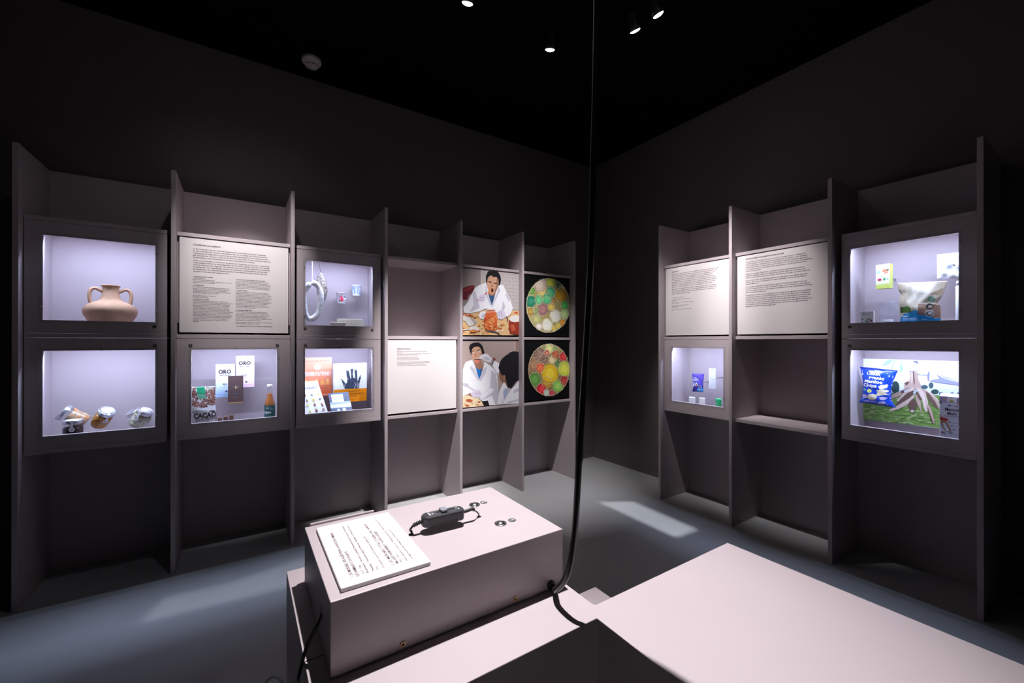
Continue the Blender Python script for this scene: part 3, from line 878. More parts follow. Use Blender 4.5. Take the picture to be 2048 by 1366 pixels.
def tilted(label, p0, p1, d, dy, r, h, *a, **k):
    a0 = lu(*p0, d); a1 = lu(*p1, d)
    ax = Vector((a1[0]-a0[0], dy, a1[1]-a0[1])).normalized()
    return jar(label, (a0[0], d, a0[1]), ax, r, h, *a, **k)
j = tilted('tilted jar of cream and orange vegetables above beetroot jar', (172.5, 846), (122, 821), .20, -.012, .0400, .092, (0.55, 0.34, 0.20), [(0.72, 0.52, 0.34), (0.70, 0.24, 0.06), (0.62, 0.45, 0.30)], 12, band=False)
j = tilted('tilted jar of bright orange ferment with white seal', (196, 851), (221, 817), .20, -.050, .0345, .086, (0.55, 0.22, 0.01), [(0.60, 0.27, 0.02), (0.30, 0.11, 0.02)], 13, tagrot=.5, nb=12)
j = tilted('tilted jar of pale cucumber slices with white seal', (271, 851), (295, 819), .19, -.030, .0345, .083, (0.40, 0.34, 0.22), [(0.62, 0.60, 0.46), (0.50, 0.46, 0.32), (0.70, 0.67, 0.54)], 14, tagrot=-.5, nb=44, bs=1.15)
j = tilted('jar leaning back behind the cucumber slices jar', (293, 845), (270, 825), .285, -.020, .0330, .078, (0.36, 0.28, 0.18), [(0.55, 0.48, 0.35)], 15, band=False)
# rods that carry the tilted jars
def rods(label, specs):
    for (lab, x, y, d0) in specs:
        u, z = lu(x, y, d0)
        m = MB().cyl((0, 0, 0), (0, DB-d0-.0005, 0), .004, 10)
        o = m.build('jar_support_rod', PIN, None, P3('L', u, d0, z))
        tag(o, lab, 'support rod', 'rods holding the tilted jars')
rods('', [('steel rod holding the tilted cream and orange jar', 150, 838, .215), ('steel rod holding the tilted bright orange jar', 208, 838, .215), ('steel rod holding the tilted cucumber jar', 286, 838, .215), ('steel rod holding the jar behind cucumber jar', 283, 838, .300)])

# --- chocolate case
def oro(label, cs, d, col, tint, pinkish):
    u0, u1, z0, z1 = quad_uv('L', d, cs)
    t, w, h = carton('chocolate_bar', label, 'chocolate', 'L', d, .013, u0, u1, z0, z1, ink(col), group='boxed chocolate bars')
    n = 6
    flat(t, [(tuple(col[i]+(tint[i]-col[i])*k/(n-1) for i in range(3)), [(-w, h*(.62-.62*k/n)), (w, h*(.62-.62*k/n)), (w, h*(.62-.62*(k+1)/n)), (-w, h*(.62-.62*(k+1)/n))]) for k in range(n)])
    dk = (0.06, 0.03, 0.035)
    words(t, [('ORO', -w*.72, h*.715, w*1.34, dk, .05, h*.115), ('de Cacao', -w*.60, h*.645, w*1.15, dk, .02, h*.045),
              ('MILK' if not pinkish else 'DARK', -w*.28, h*.375, w*.50, dk, .03), ('50%', -w*.16, h*.325, w*.30, dk, .0), ('FINE CHOCOLATE BAR', -w*.5, h*.285, w*1.0, dk, .0),
              ('BEAN TO BAR - SLOWLY CONCHED', -w*.78, h*.075, w*1.5, dk, .0), ('100 g e', -w*.15, h*.035, w*.3, dk, .0)])
    m = MB(); m.add([(w*.12+.006*math.cos(k*math.pi/8), -.0013, h*.17+.006*math.sin(k*math.pi/8)) for k in range(16)], [tuple(range(16))])
    m.build('round_mark', ink((0.10, 0.10, 0.13)), t)
    return t
oro('blue-white chocolate bar box lettered ORO', [(431, 728.1), (469.6, 728.4), (469.6, 793.6), (431.6, 794.1)], .24, (0.84, 0.86, 0.88), (0.42, 0.62, 0.86), False)
oro('pink-white chocolate bar box lettered ORO', [(471.7, 711.9), (508.5, 711.9), (508.8, 773.8), (472, 775)], .26, (0.86, 0.84, 0.86), (0.80, 0.55, 0.74), True)
u0, u1, z0, z1 = quad_uv('L', .19, [(455.9, 751.6), (486.8, 751.6), (486.5, 803), (456, 805)])
t, w, h = carton('chocolate_bar', 'brown wrapped chocolate bar with a golden star', 'chocolate', 'L', .19, .009, u0, u1, z0, z1, pm('brown_wrapper', (0.105, 0.062, 0.060), .38), group='boxed chocolate bars')
gd = (0.62, 0.45, 0.24)
flat(t, [(gd, [(0, h*.66), (w*.07, h*.56), (0, h*.46), (-w*.07, h*.56)]), (gd, [(-w*.55, h*.585), (0, h*.565), (w*.10, h*.555), (0, h*.55)]), (gd, [(w*.05, h*.57), (w*.6, h*.62), (w*.1, h*.555)]), (gd, [(0, h*.57), (w*.55, h*.50), (w*.05, h*.55)]),
         ((0.02, 0.03, 0.06), [(.0068*math.cos(k*math.pi/8), h*.30+.0068*math.sin(k*math.pi/8)) for k in range(16)]), ((0.45, 0.62, 0.75), [(-.004, h*.29), (.003, h*.315), (.001, h*.33), (-.005, h*.31)])], name='printed_star')
words(t, [('CHOCOLAT NOIR - ST. GALLEN', -w*.8, h*.185, w*1.6, (0.35, 0.24, 0.20), 0), ('72%', -w*.12, h*.15, w*.24, (0.35, 0.24, 0.20), 0)])
MB().box((-w*.97, -.001, -.008), (w*.97, .006, 0)).build('gold_foil_fold', pm('gold_foil', (0.75, 0.52, 0.22), .3, metal=.8), t, bevel=.002)
# chocolate pieces
CH = pm('milk_chocolate', (0.17, 0.085, 0.065), .45)
for k, (xa, xb) in enumerate(((434.5, 445), (446, 456.5), (457.5, 468))):
    u0, _ = lu(xa, 838, .12); u1, _ = lu(xb, 838, .12)
    zt = lu(450, 835-k*1.6, .12)[1]
    m = MB()
    a, b, c = (u1-u0), .03, zt-ZB[1]
    e = .003
    m.add([(0,0,0),(a,0,0),(a,b,0),(0,b,0),(e,e,c),(a-e,e,c),(a-e,b-e,c),(e,b-e,c)], [(0,3,2,1),(4,5,6,7),(0,1,5,4),(1,2,6,5),(2,3,7,6),(3,0,4,7)])
    tag(m.build('chocolate_piece', CH, None, P3('L', u0, .12, ZB[1]), bevel=.001), ['chocolate piece beside the cacao bean bag', 'middle one of three chocolate pieces', 'last chocolate piece, on the bottle side'][k], 'chocolate', 'chocolate pieces on the case floor')

# --- pouches: a grid with pinched sides, coloured face by face
def inpoly(x, y, poly):
    r = False; j = len(poly)-1
    for i in range(len(poly)):
        xi, yi = poly[i]; xj, yj = poly[j]
        if (yi > y) != (yj > y) and x < (xj-xi)*(y-yi)/(yj-yi)+xi: r = not r
        j = i
    return r
def lerp_tab(tab, t):
    for (a, b), (c, d) in zip(tab[:-1], tab[1:]):
        if t <= c: return b+(d-b)*(t-a)/(c-a) if c > a else d
    return tab[-1][1]
def pouch(name, label, cat, side, d, top, bot, left, right, ox, oy, s, layers, base, bulge=.014, foot=None, nu=60, nv=70, texts=(), group=None, clear=None, rough=.4, pinned=True, flatend=.06, wrinkle=.0012, seed=1):
    """top/bot: (x0,y0,x1,y1) zoom px; left/right: tables t -> px inset"""
    rr = random.Random(seed)
    ph = [rr.uniform(0, 6.28) for _ in range(8)]
    def px(sn, tn):
        x0 = top[0]+(bot[0]-top[0])*tn+lerp_tab(left, tn); x1 = top[2]+(bot[2]-top[2])*tn+lerp_tab(right, tn)
        y = (top[1]+(top[3]-top[1])*sn)*(1-tn)+(bot[1]+(bot[3]-bot[1])*sn)*tn
        return x0+(x1-x0)*sn, y
    def depth(sn, tn):
        g = max(0, 1-(2*sn-1)**2)**.6
        if foot: e = min(1, tn/.5)**.8*(1-.0*tn)
        else: e = max(0, 1-(2*tn-1)**2)**.5
        wv = wrinkle*(math.sin(9*sn+5*tn+ph[0])+math.sin(17*tn-6*sn+ph[1])+.7*math.sin(23*sn+11*tn+ph[2]))
        return -bulge*g*e+wv*(.3+g)
    cx, cy = px(.5, 1.0)
    u0, z0 = pl(side, d, ox+cx/s, oy+cy/s)
    if foot is not None: z0 = foot
    t = thing(name, label, cat, P3(side, u0, d, z0), RZ(side), group)
    mats = []; idx = {}
    def mi(c):
        if c not in idx: idx[c] = len(mats); mats.append(ink(c, rough) if clear is None else clear)
        return idx[c]
    mb = MB(); vs = []; fs = []; ms = []
    for j in range(nv+1):
        for i in range(nu+1):
            x, y = px(i/nu, j/nv)
            u, z = pl(side, d, ox+x/s, oy+y/s)
            vs.append((u-u0, depth(i/nu, j/nv), z-z0))
    if foot is not None:      # let the lower edge reach the shelf
        lo = min(v[2] for v in vs); hi = max(v[2] for v in vs)
        vs = [(a, b, (c-lo)*hi/(hi-lo)) for a, b, c in vs] if lo > 0 else [(a, b, max(c, 0)) for a, b, c in vs]
    bk = len(vs)
    vs += [(a, .004-(b*.5), c) for a, b, c in vs]
    for j in range(nv):
        for i in range(nu):
            x, y = px((i+.5)/nu, (j+.5)/nv)
            c = base
            for col, poly in layers:
                if inpoly(x, y, poly): c = col
            q = (j*(nu+1)+i, (j+1)*(nu+1)+i, (j+1)*(nu+1)+i+1, j*(nu+1)+i+1)
            fs.append(q); ms.append(mi(c))
            fs.append(tuple(bk+k for k in reversed(q))); ms.append(mi(base))
    rim = [i for i in range(nu+1)]+[j*(nu+1)+nu for j in range(1, nv+1)]+[nv*(nu+1)+i for i in range(nu-1, -1, -1)]+[j*(nu+1) for j in range(nv-1, 0, -1)]
    for a, b in zip(rim, rim[1:]+rim[:1]):
        fs.append((a, b, bk+b, bk+a)); ms.append(mi(base))
    mb.v = vs; mb.f = fs; mb.m = ms; mb.sm = [True]*len(fs)
    body = fixn(mb.build('pouch', mats, t))
    if texts:
        mt = []; ix = {}; mb = MB()
        for (tx, x0, y0, x1, y1, col, bold, hpx) in texts:
            if col not in ix: ix[col] = len(mt); mt.append(ink(col))
            a = pl(side, d, ox+x0/s, oy+y0/s); b = pl(side, d, ox+x1/s, oy+y1/s); c = pl(side, d, ox+x0/s, oy+(y0-hpx)/s)
            ex = Vector((b[0]-a[0], 0, b[1]-a[1])); W2 = ex.length; ex.normalize()
            hh = c[1]-a[1]
            def warp(p):
                # find the bulge at this place
                sn = (p.x+u0-pl(side, d, ox+px(0, .5)[0]/s, oy+px(0, .5)[1]/s)[0])/max(1e-6, pl(side, d, ox+px(1, .5)[0]/s, oy+px(1, .5)[1]/s)[0]-pl(side, d, ox+px(0, .5)[0]/s, oy+px(0, .5)[1]/s)[0])
                zt = pl(side, d, ox+px(.5, 0)[0]/s, oy+px(.5, 0)[1]/s)[1]; zb = pl(side, d, ox+px(.5, 1)[0]/s, oy+px(.5, 1)[1]/s)[1]
                tn = (zt-(p.z+z0))/(zt-zb)
                sn = min(1, max(0, sn)); tn = min(1, max(0, tn))
                return Vector((p.x, depth(sn, tn)-.0012, p.z))
            add_line(mb, tx, (a[0]-u0, 0, a[1]-z0), ex, (-ex.z, 0, ex.x), width=W2, height=hh, bold=bold, mi=ix[col], warp=warp)
        mb.build('lettering', mt, body)
    if pinned: 
        zz = (max(v[2] for v in vs)+min(v[2] for v in vs))/2
        pin(t, 0, zz, .003, d)
    return t

# cacao bean bag
def beans(n, x0, y0, x1, y1, seed, keep=lambda x, y: True):
    rr = random.Random(seed); L = []
    for k in range(n):
        x, y = rr.uniform(x0, x1), rr.uniform(y0, y1)
        if not keep(x, y): continue
        a = rr.uniform(0, 3.14); r = rr.uniform(24, 34)
        L.append(((0.10, 0.04, 0.035), ell(x, y, r, r*.58, 12, a)))
        L.append((rr.choice([(0.40, 0.20, 0.16), (0.34, 0.16, 0.13), (0.46, 0.26, 0.22)]), ell(x-2, y-3, r*.8, r*.42, 12, a)))
    return L
PK = (0.012, 0.30, 0.13)
lay = beans(150, -60, 660, 450, 960, 4)+beans(20, 60, 950, 300, 1000, 6)
lay += [((0.02, 0.34, 0.16), [(112,652),(258,652),(272,740),(270,772),(132,782)]), ((0.16, 0.52, 0.34), [(140,782),(276,780),(284,850),(150,862)]), ((0.62, 0.60, 0.50), [(270,668),(415,662),(418,700),(272,702)]), (BRK, rect(342,1060,440,1084))]
u_, z_ = lu(430, 850, .10)
pouch('cacao_bag', 'white pouch of raw cacao beans with brown bean print', 'bag', 'L', .10, (-62, 662, 442, 640), (-48, 1470, 440, 1440), [(0, 0), (.1, 2), (1, 0)], [(0, 0), (.55, 8), (.8, -14), (1, -20)],
      380, 700, 8.817, lay, (0.80, 0.81, 0.86), bulge=.022, foot=ZB[1]+.0005, nu=70, nv=90, texts=[('SUPER', 52, 1098, 152, 1086, BRK, .02, 20), ('FOOD', 62, 1124, 156, 1112, BRK, .02, 18), ('CACAO', 70, 1206, 470, 1160, (0.07, 0.05, 0.06), .05, 84), ('RAW BEANS', 104, 1258, 470, 1204, (0.07, 0.05, 0.06), .01, 50), ('Organic', 150, 692, 248, 684, (0.01, 0.12, 0.06), 0, 18)], pinned=False, wrinkle=.0008)

# kombucha bottle
ub, zb = lu(539.5, 820, .15)
t = thing('kombucha_bottle', 'glass bottle of amber kombucha with a dark green label', 'bottle', P3('L', ub, .15, ZB[1]+.0005))
hz = lambda y: lu(539.5, y, .15)[1]-ZB[1]
rB = .0285
MB().lathe([(0, 0), (rB*.9, 0), (rB, .004), (rB, hz(812)), (rB*.96, hz(805)), (rB*.75, hz(798)), (rB*.56, hz(793)), (rB*.50, hz(788)), (rB*.44, hz(775)), (rB*.44, hz(771))], 36, cap=False).build('glass', GLASS, t)
MB().lathe([(0, .003), (rB*.9, .003), (rB*.93, .006), (rB*.93, hz(812)), (rB*.89, hz(805)), (rB*.68, hz(798)), (rB*.50, hz(793)), (rB*.44, hz(788)), (rB*.42, hz(786.3)), (0, hz(786.3))], 30).build('kombucha', pm('amber_kombucha', (0.42, 0.14, 0.035), .15, noise=.08), t)
MB().lathe([(rB*.47, hz(774)), (rB*.50, hz(773.4)), (rB*.50, hz(769.5)), (rB*.44, hz(768.6)), (0, hz(768.4))], 24).build('cap', WHITEPL, t)
lb = MB().lathe([(rB+.0004, .012), (rB+.0004, hz(810))], 36, cap=False).build('label', pm('dark_green_label', (0.008, 0.085, 0.075), .5), t)
def cylwarp(p):
    a = p.x/(rB+.0009)
    return Vector((math.sin(a)*(rB+.0009), -math.cos(a)*(rB+.0009), p.z))
mb = MB()
for s_, x, z, wd, hgt in (('Live and', -.022, hz(813.5), .016, .0045), ('effervescent', -.022, hz(816), .018, .0045), ('kijcha', -.034, hz(825.5), .040, .014)):
    add_line(mb, s_, (x, 0, z), (1, 0, 0), (0, 0, 1), width=wd, height=hgt, bold=.02, warp=cylwarp)
mb.build('lettering', PAPER, lb)
mb = MB()
for cx_, cz_, a_, b_ in ((.008, hz(817.5), .008, .004), (.004, hz(814.5), .003, .0025)):
    mb.add([cylwarp(Vector((cx_+a_*math.cos(k*.5236), 0, cz_+b_*math.sin(k*.5236)))) for k in range(12)], [tuple(range(12))])
mb.build('pale_leaf_print', ink((0.50, 0.45, 0.80)), lb)
mb = MB()
mb.add([cylwarp(Vector((x, 0, hz(y)))) for x, y in ((-.012, 832.5), (-.004, 829), (.006, 830), (.012, 833))], [(0, 1, 2, 3)])
mb.build('green_leaf_print', ink((0.10, 0.38, 0.26)), lb)

# --- charcuterie and dairy case
WHT = pm('white_mould_casing', (0.62, 0.60, 0.60), .85, noise=.45, nscale=70, bump=.8, bscale=120)
def ring_pt(x, y, d): 
    u, z = lu(x, y, d); return u, z
dS = .13
c = [(623, 567), (632, 568), (640, 580), (642, 600), (638, 622), (629, 635), (617, 637), (609.5, 622), (608, 600), (610.5, 580), (616, 571)]
uc, zc = lu(624.5, 603, dS)
t = thing('ring_sausage', 'ring of white-moulded dry sausage hanging on a string', 'sausage', P3('L', uc, dS, lu(624, 640, dS)[1]))
zbase = lu(624, 640, dS)[1]
pts = [(lu(x, y, dS)[0]-uc, .004*math.sin(i), lu(x, y, dS)[1]-zbase) for i, (x, y) in enumerate(c)]
MB().tube(pts, lambda f: .0175+.0012*math.sin(30*f)-(.007 if min(f, 1-f) < .03 else 0), 16, 8, closed=True).build('sausage', WHT, t)
MB().tube([(lu(624.5, 566, dS)[0]-uc, 0, lu(624.5, 566, dS)[1]-zbase), (lu(624.5, 540, dS)[0]-uc, 0, lu(624.5, 540, dS)[1]-zbase), (lu(624.5, 515, dS)[0]-uc, 0, ZT[0]-zbase)], .0013, 8).build('string', PAPER, t)
dS = .23
HERB = pm('herb_crust', (0.21, 0.175, 0.145), .9, noise=.9, nscale=75, bump=1.0, bscale=110)
uc, zc = lu(642, 576, dS); zbase = lu(644, 606, dS)[1]
t = thing('herb_sausage', 'long dry sausage with a dark herb crust', 'sausage', P3('L', uc, dS, zbase))
mb = MB(); n = 18
p = []
for k in range(n+1):
    f = k/n; y = 545+61*f
    w = 13.6*math.sin(math.pi*min(1, max(0, f)))**.55*(1.0-.12*f)
    p.append((lu(643.5-1.5*math.cos(f*3.1), y, dS), max(w, .8)))
for k in range(n+1):
    (u, z), w = p[k]
    rad = w*.00262/1.0
    for q in range(20):
        a = 2*math.pi*q/20
        j_ = 1+.05*math.sin(7*a+k*2.1)+.04*math.sin(3*a-k)
        mb.v.append((u-uc+rad*j_*math.cos(a), rad*.8*j_*math.sin(a), z-zbase))
for k in range(n):
    for q in range(20):
        q2 = (q+1) % 20
        mb.f.append((k*20+q, (k+1)*20+q, (k+1)*20+q2, k*20+q2)); mb.m.append(0); mb.sm.append(True)
mb.f.append(tuple(range(20))); mb.m.append(0); mb.sm.append(True)
mb.f.append(tuple(reversed(range(n*20, n*20+20)))); mb.m.append(0); mb.sm.append(True)
fixn(mb.build('sausage', HERB, t))
MB().tube([(lu(641.5, 547, dS)[0]-uc, 0, lu(641, 547, dS)[1]-zbase), (lu(639, 530, dS)[0]-uc, 0, lu(639, 530, dS)[1]-zbase), (lu(638.5, 515, dS)[0]-uc, 0, ZT[0]-zbase)], .0012, 8).build('string', pm('brown_twine', (0.12, 0.09, 0.07), .9), t)
for lab, c, d, cl, art_ in (('pink yoghurt pot with red fruit print', (674, 584.2, 695.2, 607, 676, 693), .26, (0.82, 0.60, 0.70), 'LC1'), ('blue and white yoghurt pot', (705, 569, 725, 592, 707.5, 723), .26, (0.10, 0.22, 0.60), None)):
    x0, y0, x1, y1, xb0, xb1 = c
    u0, z1 = lu(x0, y0, d); u1, _ = lu(x1, y0+1, d); z0 = lu((x0+x1)/2, y1, d)[1]; ub = (lu(xb1, y1, d)[0]-lu(xb0, y1, d)[0])/2
    t = thing('yoghurt_pot', lab, 'yoghurt pot', P3('L', (u0+u1)/2, d+.03, z0), 0, 'yoghurt pots')
    rt = (u1-u0)/2; h = z1-z0
    MB().lathe([(0, 0), (ub*.94, 0), (ub, .003), (rt*.96, h*.93), (rt, h*.94), (rt, h)], 32).build('pot', ink((0.80, 0.78, 0.82)), t)
    MB().lathe([(rt*1.01, h), (rt*1.01, h+.0015), (0, h+.0016)], 32).build('foil_lid', pm('foil_lid_%s' % (art_ or 'blue'), (0.55, 0.08, 0.16) if art_ else (0.05, 0.10, 0.35), .3, metal=.5), t)
    def rad(z): return ub+(rt*.96-ub)*z/(h*.93)
    def cw(p, e=.0006):
        r_ = rad(p.z)+e; a = p.x/r_; return Vector((math.sin(a)*r_, -math.cos(a)*r_, p.z))
    mb = MB(); mats = []
    def patch(poly, col, e):
        mats.append(ink(col)); mb.add([cw(Vector((x*rt, 0, z*h)), e) for x, z in poly], [tuple(range(len(poly)))], len(mats)-1)
    if art_:
        patch(rect(-1.2, .80, 1.2, .92), (0.40, 0.06, 0.14), .0004)
        patch(ell(-.25, .45, .38, .26, 14), (0.62, 0.03, 0.10), .0006); patch(ell(-.05, .36, .30, .18, 14), (0.72, 0.05, 0.12), .0008); patch(ell(-.3, .22, .4, .07, 12), (0.05, 0.12, 0.05), .0010)
        patch(ell(.5, .62, .42, .24, 16), (0.86, 0.86, 0.88), .0012)
        add_line(mb, 'LC1', (rt*.18, 0, h*.55), (1, 0, 0), (0, 0, 1), width=rt*.62, height=h*.16, bold=.02, mi=len(mats), warp=lambda p: cw(p, .0016)); mats.append(ink((0.02, 0.10, 0.30)))
    else:
        for k in range(6):
            a0 = -1.5+k*.5
            patch([(a0, .9), (a0+.48, .9), (a0+.48, .22), (a0, .22)], (0.07, 0.18, 0.55) if k % 2 else (0.25, 0.42, 0.75), .0004)
        patch(ell(.1, .55, .55, .22, 16), (0.70, 0.78, 0.88), .0008); patch(ell(-.9, .45, .25, .12, 12), (0.75, 0.80, 0.90), .0008); patch(ell(0, .12, 1.0, .07, 16), (0.80, 0.82, 0.84), .0008)
    mb.build('printed_sleeve', mats, t)
    MB().cyl((0, rt*.9, h*.5), (0, DB-d-.03+.001, h*.5), .0035, 10).build('mounting_pin', PIN, t)
CHEESE = pm('cream_cheese_slab', (0.70, 0.64, 0.50), .6, noise=.12, nscale=60)
CHEES2 = pm('rind_cheese_slab', (0.70, 0.58, 0.50), .6, noise=.2, nscale=40)
u0, _ = lu(661, 648, .10); u1, _ = lu(692, 648, .10); zt = lu(676, 644.2, .10)[1]
mb = MB().box((0, 0, 0), (u1-u0, .05, zt-ZM[1]))
tag(mb.build('cheese_block', CHEES2, None, P3('L', u0, .10, ZM[1]+.0003), bevel=.003), 'short pinkish cheese block in front of the veined slab', 'cheese', 'cheese blocks')
u0, _ = lu(675.4, 645, .17); u1, _ = lu(725, 645, .17); u2, _ = lu(732, 652, .17); zt = lu(700, 638.2, .17)[1]
t = thing('cheese_block', 'longer pale cheese slab with dark veins', 'cheese', P3('L', u0, .17, ZM[1]+.0003), 0, 'cheese blocks')
hh = zt-ZM[1]; a, b = u1-u0, u2-u0+.012
mb = MB(); mb.add([(0,0,0),(b,0,0),(b,.06,0),(0,.06,0),(0,0,hh),(a,0,hh),(a,.06,hh),(0,.06,hh)], [(0,3,2,1),(4,5,6,7),(0,1,5,4),(1,2,6,5),(2,3,7,6),(3,0,4,7)])
mb.build('slab', CHEESE, t, bevel=.002)
rr = random.Random(9)
flat(t, [((0.20, 0.20, 0.12), [(x, z), (x+.006, z-.003), (x+.012, z-.007), (x+.005, z-.006)]) for x, z in ((rr.uniform(.01, a-.02), rr.uniform(hh*.55, hh*.95)) for _ in range(9))], name='blue_veins')
# --- books
ORG = (0.72, 0.22, 0.09)
u0, u1, z0, z1 = quad_uv('L', .27, [(602.5, 716), (663.2, 714), (663.6, 791), (602.5, 796)])
t = thing('cookery_book', 'orange cookery book titled Fermentations standing at the back', 'book', P3('L', (u0+u1)/2, .27, z0), 0, 'books on fermentation')
w, h = (u1-u0)/2, z1-z0
bk = MB().box((-w, 0, 0), (w, .022, h)).build('book_block', ink((0.70, 0.17, 0.06)), t, bevel=.0008, seg=1)
n = 7
flat(t, [(tuple((0.78, 0.40, 0.26)[i]+((0.72, 0.12, 0.035)[i]-(0.78, 0.40, 0.26)[i])*k/(n-1) for i in range(3)), [(-w, h*(1-k/n)), (w, h*(1-k/n)), (w, h*(1-(k+1)/n)), (-w, h*(1-(k+1)/n))]) for k in range(n)]
     +[((0.86, 0.82, 0.78), [(w*.05+.021*math.cos(k*math.pi/12), h*.765+.021*math.sin(k*math.pi/12)) for k in range(24)])]
     +[((0.80, 0.36, 0.10), [(x-.011, h*.30), (x+.011, h*.30), (x+.012, h*.385), (x+.007, h*.40), (x+.007, h*.43), (x-.007, h*.43), (x-.007, h*.40), (x-.012, h*.385)]) for x in (-w*.7, -w*.35, 0, w*.36, w*.72)]
     +[((0.86, 0.62, 0.20), [(x-.008, h*.385), (x+.008, h*.385), (x+.005, h*.435), (x-.005, h*.435)]) for x in (-w*.7, 0, w*.72)])
words(t, [('SANDOR ELLIX KATZ', -w*.78, h*.885, w*1.62, (0.55, 0.16, 0.10), 0), ('FERMENTATIONS !', -w*.86, h*.535, w*1.80, (0.86, 0.84, 0.80), .03, h*.095),
          ('PLUS DE 60 RECETTES', w*.1, h*.215, w*.6, (0.30, 0.04, 0.02), 0), ('POUR CUISINER', w*.1, h*.18, w*.62, (0.30, 0.04, 0.02), 0), ('SAINEMENT AU NATUREL', w*.1, h*.145, w*.6, (0.30, 0.04, 0.02), 0), ('terre', w*.42, h*.03, w*.3, (0.86, 0.84, 0.80), .03)])
MB().box((-w*.5, .0225, h*.45), (-w*.5+.004, DB-.27+.001, h*.45+.004)).build('mounting_pin', PIN, t)

u0, u1, z0, z1 = quad_uv('L', .21, [(666, 728), (732.6, 725.5), (734, 802), (668, 805)])
t = thing('cookery_book', 'white cookery book with a dark handprint and orange band', 'book', P3('L', (u0+u1)/2, .21, z0), 0, 'books on fermentation')
w, h = (u1-u0)/2, z1-z0
MB().box((-w, 0, 0), (w, .030, h)).build('book_block', ink((0.80, 0.79, 0.80)), t, bevel=.0012, seg=1)
bd = h*.335
flat(t, [((0.86, 0.86, 0.87), [(-w*.90, bd), (w, bd), (w, h), (-w*.90, h)]), ((0.78, 0.24, 0.0), [(-w, 0), (w, 0), (w, bd), (-w, bd)])])
hand = [(480,748),(445,690),(430,630),(395,570),(370,530),(385,512),(420,530),(460,580),(490,625),(515,610),(530,560),(525,480),(508,390),(505,320),(520,272),(548,268),(565,310),(580,380),(595,460),(612,520),(622,480),(618,400),(608,300),(612,230),(640,212),(668,232),(672,300),(660,400),(672,470),(690,495),(705,480),(712,400),(700,320),(712,262),(735,252),(758,275),(765,340),(765,440),(768,550),(785,545),(810,480),(835,420),(855,408),(862,430),(850,490),(830,560),(815,640),(810,720),(800,732)]
wl = (0.80, 0.80, 0.83); dk = (0.045, 0.055, 0.085)
art(t, ((u0+u1)/2, .21, z0), 'L', .2095, 650, 715, 11.88, [(dk, hand), (wl, ell(540,295,17,22)), (wl, ell(640,248,20,26)), (wl, ell(734,285,15,22)), (wl, ell(396,552,12,22,12,-.6)), (wl, ell(846,440,9,18,12,.4)),
    (wl, [(700,585),(708,590),(740,680),(734,684)]), (wl, [(760,580),(768,590),(770,700),(764,700)]), (wl, [(680,680),(686,676),(722,735),(712,735)]), (wl, [(800,600),(806,604),(780,720),(774,718)]), (wl, [(455,690),(480,630),(486,634),(464,700)]), (wl, [(545,480),(552,520),(546,530),(540,500)]), (wl, [(715,440),(720,480),(710,500)])], 'handprint', .0001)
mb = MB()
for s_, x0, y0, x1, y1, hp in (('Le guide de', 548, 815, 826, 800, 36), ('la fermentation', 545, 880, 918, 858, 36), ('du Noma', 560, 945, 770, 932, 36), ('René Redzepi & David Zilber', 560, 1003, 845, 980, 16)):
    a = pl('L', .2095, 650+x0/11.88, 715+y0/11.88); b = pl('L', .2095, 650+x1/11.88, 715+y1/11.88); c = pl('L', .2095, 650+x0/11.88, 715+(y0-hp)/11.88)
    add_line(mb, s_, (a[0]-(u0+u1)/2, -.0018, a[1]-z0), (1, 0, 0), (0, 0, 1), width=b[0]-a[0], height=c[1]-a[1])
mb.build('lettering', ink((0.05, 0.03, 0.04)), t)
MB().box((-.002, .0305, h*.5), (.002, DB-.21+.001, h*.5+.004)).build('mounting_pin', PIN, t)

def slab_book(label, q, th, mat, layers, texts):
    """q: TL TR BR BL as (u, d, z); layers and texts in unit coordinates"""
    c = [P3('L', *p) for p in q]
    o = (c[2]+c[3])/2
    t = thing('cookery_book', label, 'book', o, 0, 'books on fermentation')
    v = [p-o for p in c]
    nrm = (v[1]-v[0]).cross(v[3]-v[0]).normalized()
    if nrm.y > 0: nrm = -nrm
    b = [p-nrm*th for p in v]
    mb = MB(); mb.add(v+b, [(0, 3, 2, 1), (4, 5, 6, 7), (0, 1, 5, 4), (1, 2, 6, 5), (2, 3, 7, 6), (3, 0, 4, 7)])
    fixn(mb.build('book_block', mat, t))
    def at(x, y, e): return v[0]*(1-x)*(1-y)+v[1]*x*(1-y)+v[2]*x*y+v[3]*(1-x)*y+nrm*e
    mats = []; ix = {}; mb = MB()
    for k, (cl, poly) in enumerate(layers):
        if cl not in ix: ix[cl] = len(mats); mats.append(ink(cl))
        mb.add([at(x, y, .00012*(k+1)) for x, y in poly], [tuple(range(len(poly)))], ix[cl])
    if layers: mb.build('printed_cover', mats, t)
    mats = []; ix = {}; mb = MB()
    ex = (v[1]-v[0]); W2 = ex.length; ex = ex.normalized(); ey = (v[0]-v[3]).normalized(); H2 = (v[0]-v[3]).length
    for s_, x, y, wd, hh, cl, bo in texts:
        if cl not in ix: ix[cl] = len(mats); mats.append(ink(cl))
        add_line(mb, s_, at(x, y, .006), ex, ey, width=wd*W2, height=hh*H2, bold=bo, mi=ix[cl])
        for i in range(len(mb.v)): pass
    if texts: mb.build('lettering', mats, t)
    return t
zt = lu(634.7, 761, .24)[1]; ut = lu(634.7, 761, .24)[0]
rr = random.Random(21)
ic = []
cols = [(0.10, 0.09, 0.10), (0.30, 0.10, 0.07), (0.66, 0.55, 0.10), (0.14, 0.16, 0.20), (0.35, 0.22, 0.14)]
